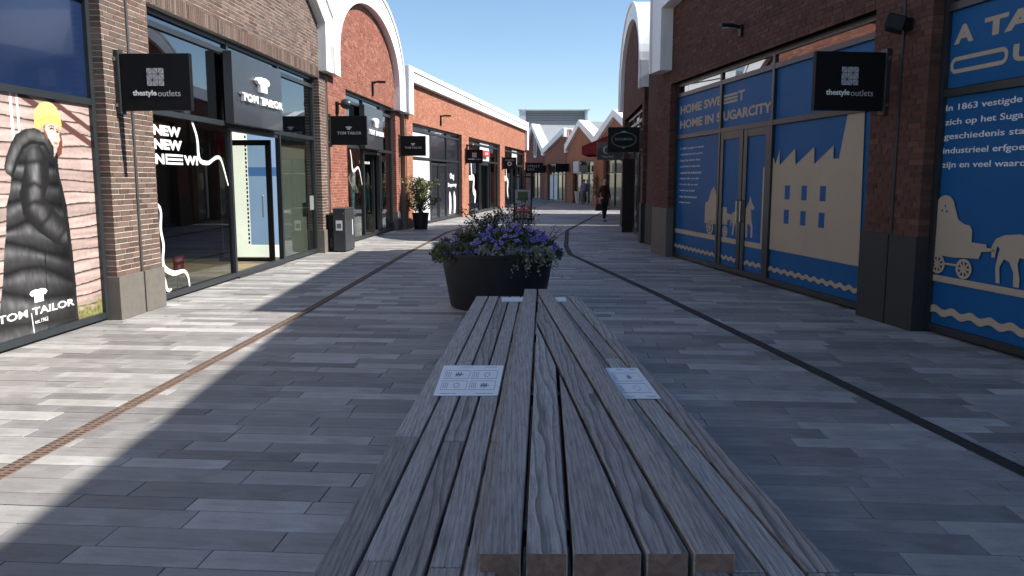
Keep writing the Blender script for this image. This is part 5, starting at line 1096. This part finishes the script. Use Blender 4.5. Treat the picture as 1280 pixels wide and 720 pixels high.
# ================================================================== PEOPLE
def skin_mesh(name, chains, mat, parent, sub=2):
    """chains: list of lists of (x, y, z, radius); later chains start at a vertex shared with an earlier one"""
    bm = bmesh.new(); sk = bm.verts.layers.skin.verify(); cache = {}
    def V(p):
        k_ = (round(p[0], 3), round(p[1], 3), round(p[2], 3))
        if k_ not in cache:
            v = bm.verts.new(p[:3]); v[sk].radius = (p[3], p[4] if len(p) > 4 else p[3]); cache[k_] = v
            if len(cache) == 1: v[sk].use_root = True
        return cache[k_]
    for ch in chains:
        for a, b in zip(ch[:-1], ch[1:]):
            va, vb = V(a), V(b)
            if not bm.edges.get((va, vb)): bm.edges.new((va, vb))
    me = bpy.data.meshes.new(name); bm.to_mesh(me); bm.free(); o = bpy.data.objects.new(name, me); COL.objects.link(o); md = o.modifiers.new('skin', 'SKIN'); md.use_smooth_shade = True; m2 = o.modifiers.new('sub', 'SUBSURF'); m2.levels = sub; m2.render_levels = sub
    dg = bpy.context.evaluated_depsgraph_get(); me2 = bpy.data.meshes.new_from_object(o.evaluated_get(dg)); bpy.data.objects.remove(o); me2.name = name; me2.materials.clear(); me2.materials.append(M[mat]); me2.polygons.foreach_set('use_smooth', [True]*len(me2.polygons))
    return link(name, me2, parent)
def figure(t, H, skin, top, legs, hair, stride=.14, armL=None, armR=None, shoe='shoe_dark', bare=False, long_hair=False):
    s_ = H/1.7
    def q(*p): return tuple(v*s_ for v in p)
    pel = q(0, 0, .92, .13, .10); ch = q(0, 0, 1.25, .15, .105); nk = q(0, 0, 1.42, .06); 
    shl, shr = q(-.16, 0, 1.36, .06), q(.16, 0, 1.36, .06)
    eL, hL = armL or ((-.25, .02, 1.09), (-.24, -.08, .86)); eR, hR = armR or ((.25, .02, 1.09), (.24, -.06, .86))
    kL, aL = (-.09, -stride*.6, .49), (-.10, -stride, .08); kR, aR = (.09, stride*.3, .49), (.10, stride, .08)
    body = [[pel, ch, nk, q(0, -.01, 1.50, .05), q(0, -.01, 1.56, .075, .085), q(0, -.01, 1.62, .085, .095), q(0, 0, 1.68, .06)]]
    fing = []
    for sgn, sh, e, h in ((-1, shl, eL, hL), (1, shr, eR, hR)):
        E_, H_ = q(*e, .038), q(*h, .024); body.append([ch, sh, E_, H_]); dv = (Vector(h)-Vector(e)).normalized(); palm = Vector(h)+dv*.07; Pm = q(*palm, .03, .018); body.append([H_, Pm])
        for i, (off, L) in enumerate(((-.024, .07), (-.008, .082), (.008, .078), (.024, .06))):
            a = palm+Vector((0, off, 0))+dv*.03; b = a+dv*L*.6+Vector((-sgn*.008, 0, 0)); c = b+dv*L*.4+Vector((-sgn*.018, 0, 0)); body.append([Pm, q(*a, .009), q(*b, .008), q(*c, .007)])
        th = Vector(h)+dv*.03+Vector((0, -.035, 0)); body.append([H_, q(*th, .010), q(*(th+dv*.045+Vector((0, -.012, 0))), .008)])
    for hip, kn, an in (((-.085, 0, .84), kL, aL), ((.085, 0, .84), kR, aR)): body.append([pel, q(*hip, .085), q(*kn, .055), q(*an, .035), q(an[0], an[1]-.13, .035, .03)])
    b = skin_mesh('body', body, skin, t)
    for sgn in (-1, 1): MB().lathe([(0, 0), (.011, .004), (0, .008)], n=8).build('eye', 'eye_dark', t).matrix_local = Matrix.Translation(Vector(q(sgn*.03, -.105, 1.60)))@Euler((R(90), 0, 0)).to_matrix().to_4x4()
    MB().tube([q(0, -.09, 1.605), q(0, -.115, 1.565)], [.008*s_, .013*s_], 6).build('nose', skin, t)
    MB().box(*[v*s_ for v in (-.022, .022, -.1, -.094, 1.53, 1.54)]).build('mouth', 'terracotta', t)
    for sgn in (-1, 1): MB().lathe([(0, -.02), (.018, 0), (0, .02)], n=8).build('ear', skin, t).location = q(sgn*.088, 0, 1.585)
    hm = [[q(0, .02, 1.66, .085, .095), q(0, .045, 1.60, .09, .08), q(0, .06, 1.53, .06)]]
    if long_hair: hm[0].append(q(0, .08, 1.40, .05))
    skin_mesh('hair', hm, hair, t)
    tp = [[q(0, 0, .86 if bare else .72, .155 if bare else .17, .125 if bare else .14), q(0, 0, 1.05, .145, .115), (ch[0], ch[1], ch[2], ch[3]*1.12, ch[4]*1.15), q(0, 0, 1.43, .085)]]
    for sh, e, h in ((shl, eL, hL), (shr, eR, hR)):
        w_ = Vector(e).lerp(Vector(h), .25 if bare else .85); tp.append([(ch[0], ch[1], ch[2], 0, 0)[:3]+(ch[3]*1.12, ch[4]*1.15), (sh[0], sh[1], sh[2], sh[3]*1.2), q(*e, .052), q(*w_, .046)] if not bare else [(ch[0], ch[1], ch[2])+(ch[3]*1.12, ch[4]*1.15), (sh[0], sh[1], sh[2], sh[3]*1.2), q(*Vector(sh[:3]).lerp(Vector(e)*s_, .6)/s_, .058)])
    skin_mesh('jacket' if not bare else 'shirt', tp, top, t)
    lg = [[q(0, 0, .98, .135, .11), q(0, 0, .90, .14, .115)]]
    for hip, kn, an in (((-.085, 0, .83), kL, aL), ((.085, 0, .83), kR, aR)): lg.append([q(0, 0, .90, .14, .115), q(*hip, .095), q(*kn, .072), q(an[0], an[1], .11, .058)])
    skin_mesh('trousers', lg, legs, t)
    for an in (aL, aR): skin_mesh('shoe', [[q(an[0], an[1]+.04, .05, .045), q(an[0], an[1]-.06, .042, .045, .04), q(an[0], an[1]-.16, .032, .038, .03)]], shoe, t)
t = thing('person', 'person in dark rust jacket and dark trousers walking in the shade with a bag', 'person', loc=(3.5, 30.5, 0), rot=R(30))
figure(t, 1.63, 'skin', 'jacket_rust', 'trousers_dark', 'hair_dark', .13, armL=((-.28, .02, 1.10), (-.34, -.12, .90)))
t2 = thing('handbag', 'dark bag held in the left hand of the walking person', 'bag', loc=t.matrix_basis@Vector((-.35, -.17, 0))); MB().prism([(-.16, .42), (.16, .42), (.12, .68), (-.12, .68)], -.06, .06).build('bag_body', 'trousers_dark', t2, bevel=.02); MB().tube([(-.08, 0, .67), (-.04, 0, .80), (.04, 0, .80), (.08, 0, .67)], .008, 6).build('bag_handle', 'trousers_dark', t2)
t = thing('person', 'distant person in a lilac top standing between the two white pots', 'person', loc=(4.62, 51.8, 0), rot=R(-160)); figure(t, 1.62, 'skin', 'top_lilac', 'trousers_beige', 'hair_dark', .1, bare=True)
t = thing('mannequin', 'shop mannequin in white top and teal trousers inside the second TOM TAILOR door', 'mannequin', FL2, 4.75, .75, .55, rot=R(0)); figure(t, 1.62, 'pot_white', 'white_cloth', 'teal_cloth', 'pot_white', .04, bare=True); MB().lathe([(0, -.55), (.28, -.55), (.28, 0), (0, 0)], n=24).build('plinth', 'pot_white', t, fix=True)
random.seed(1)
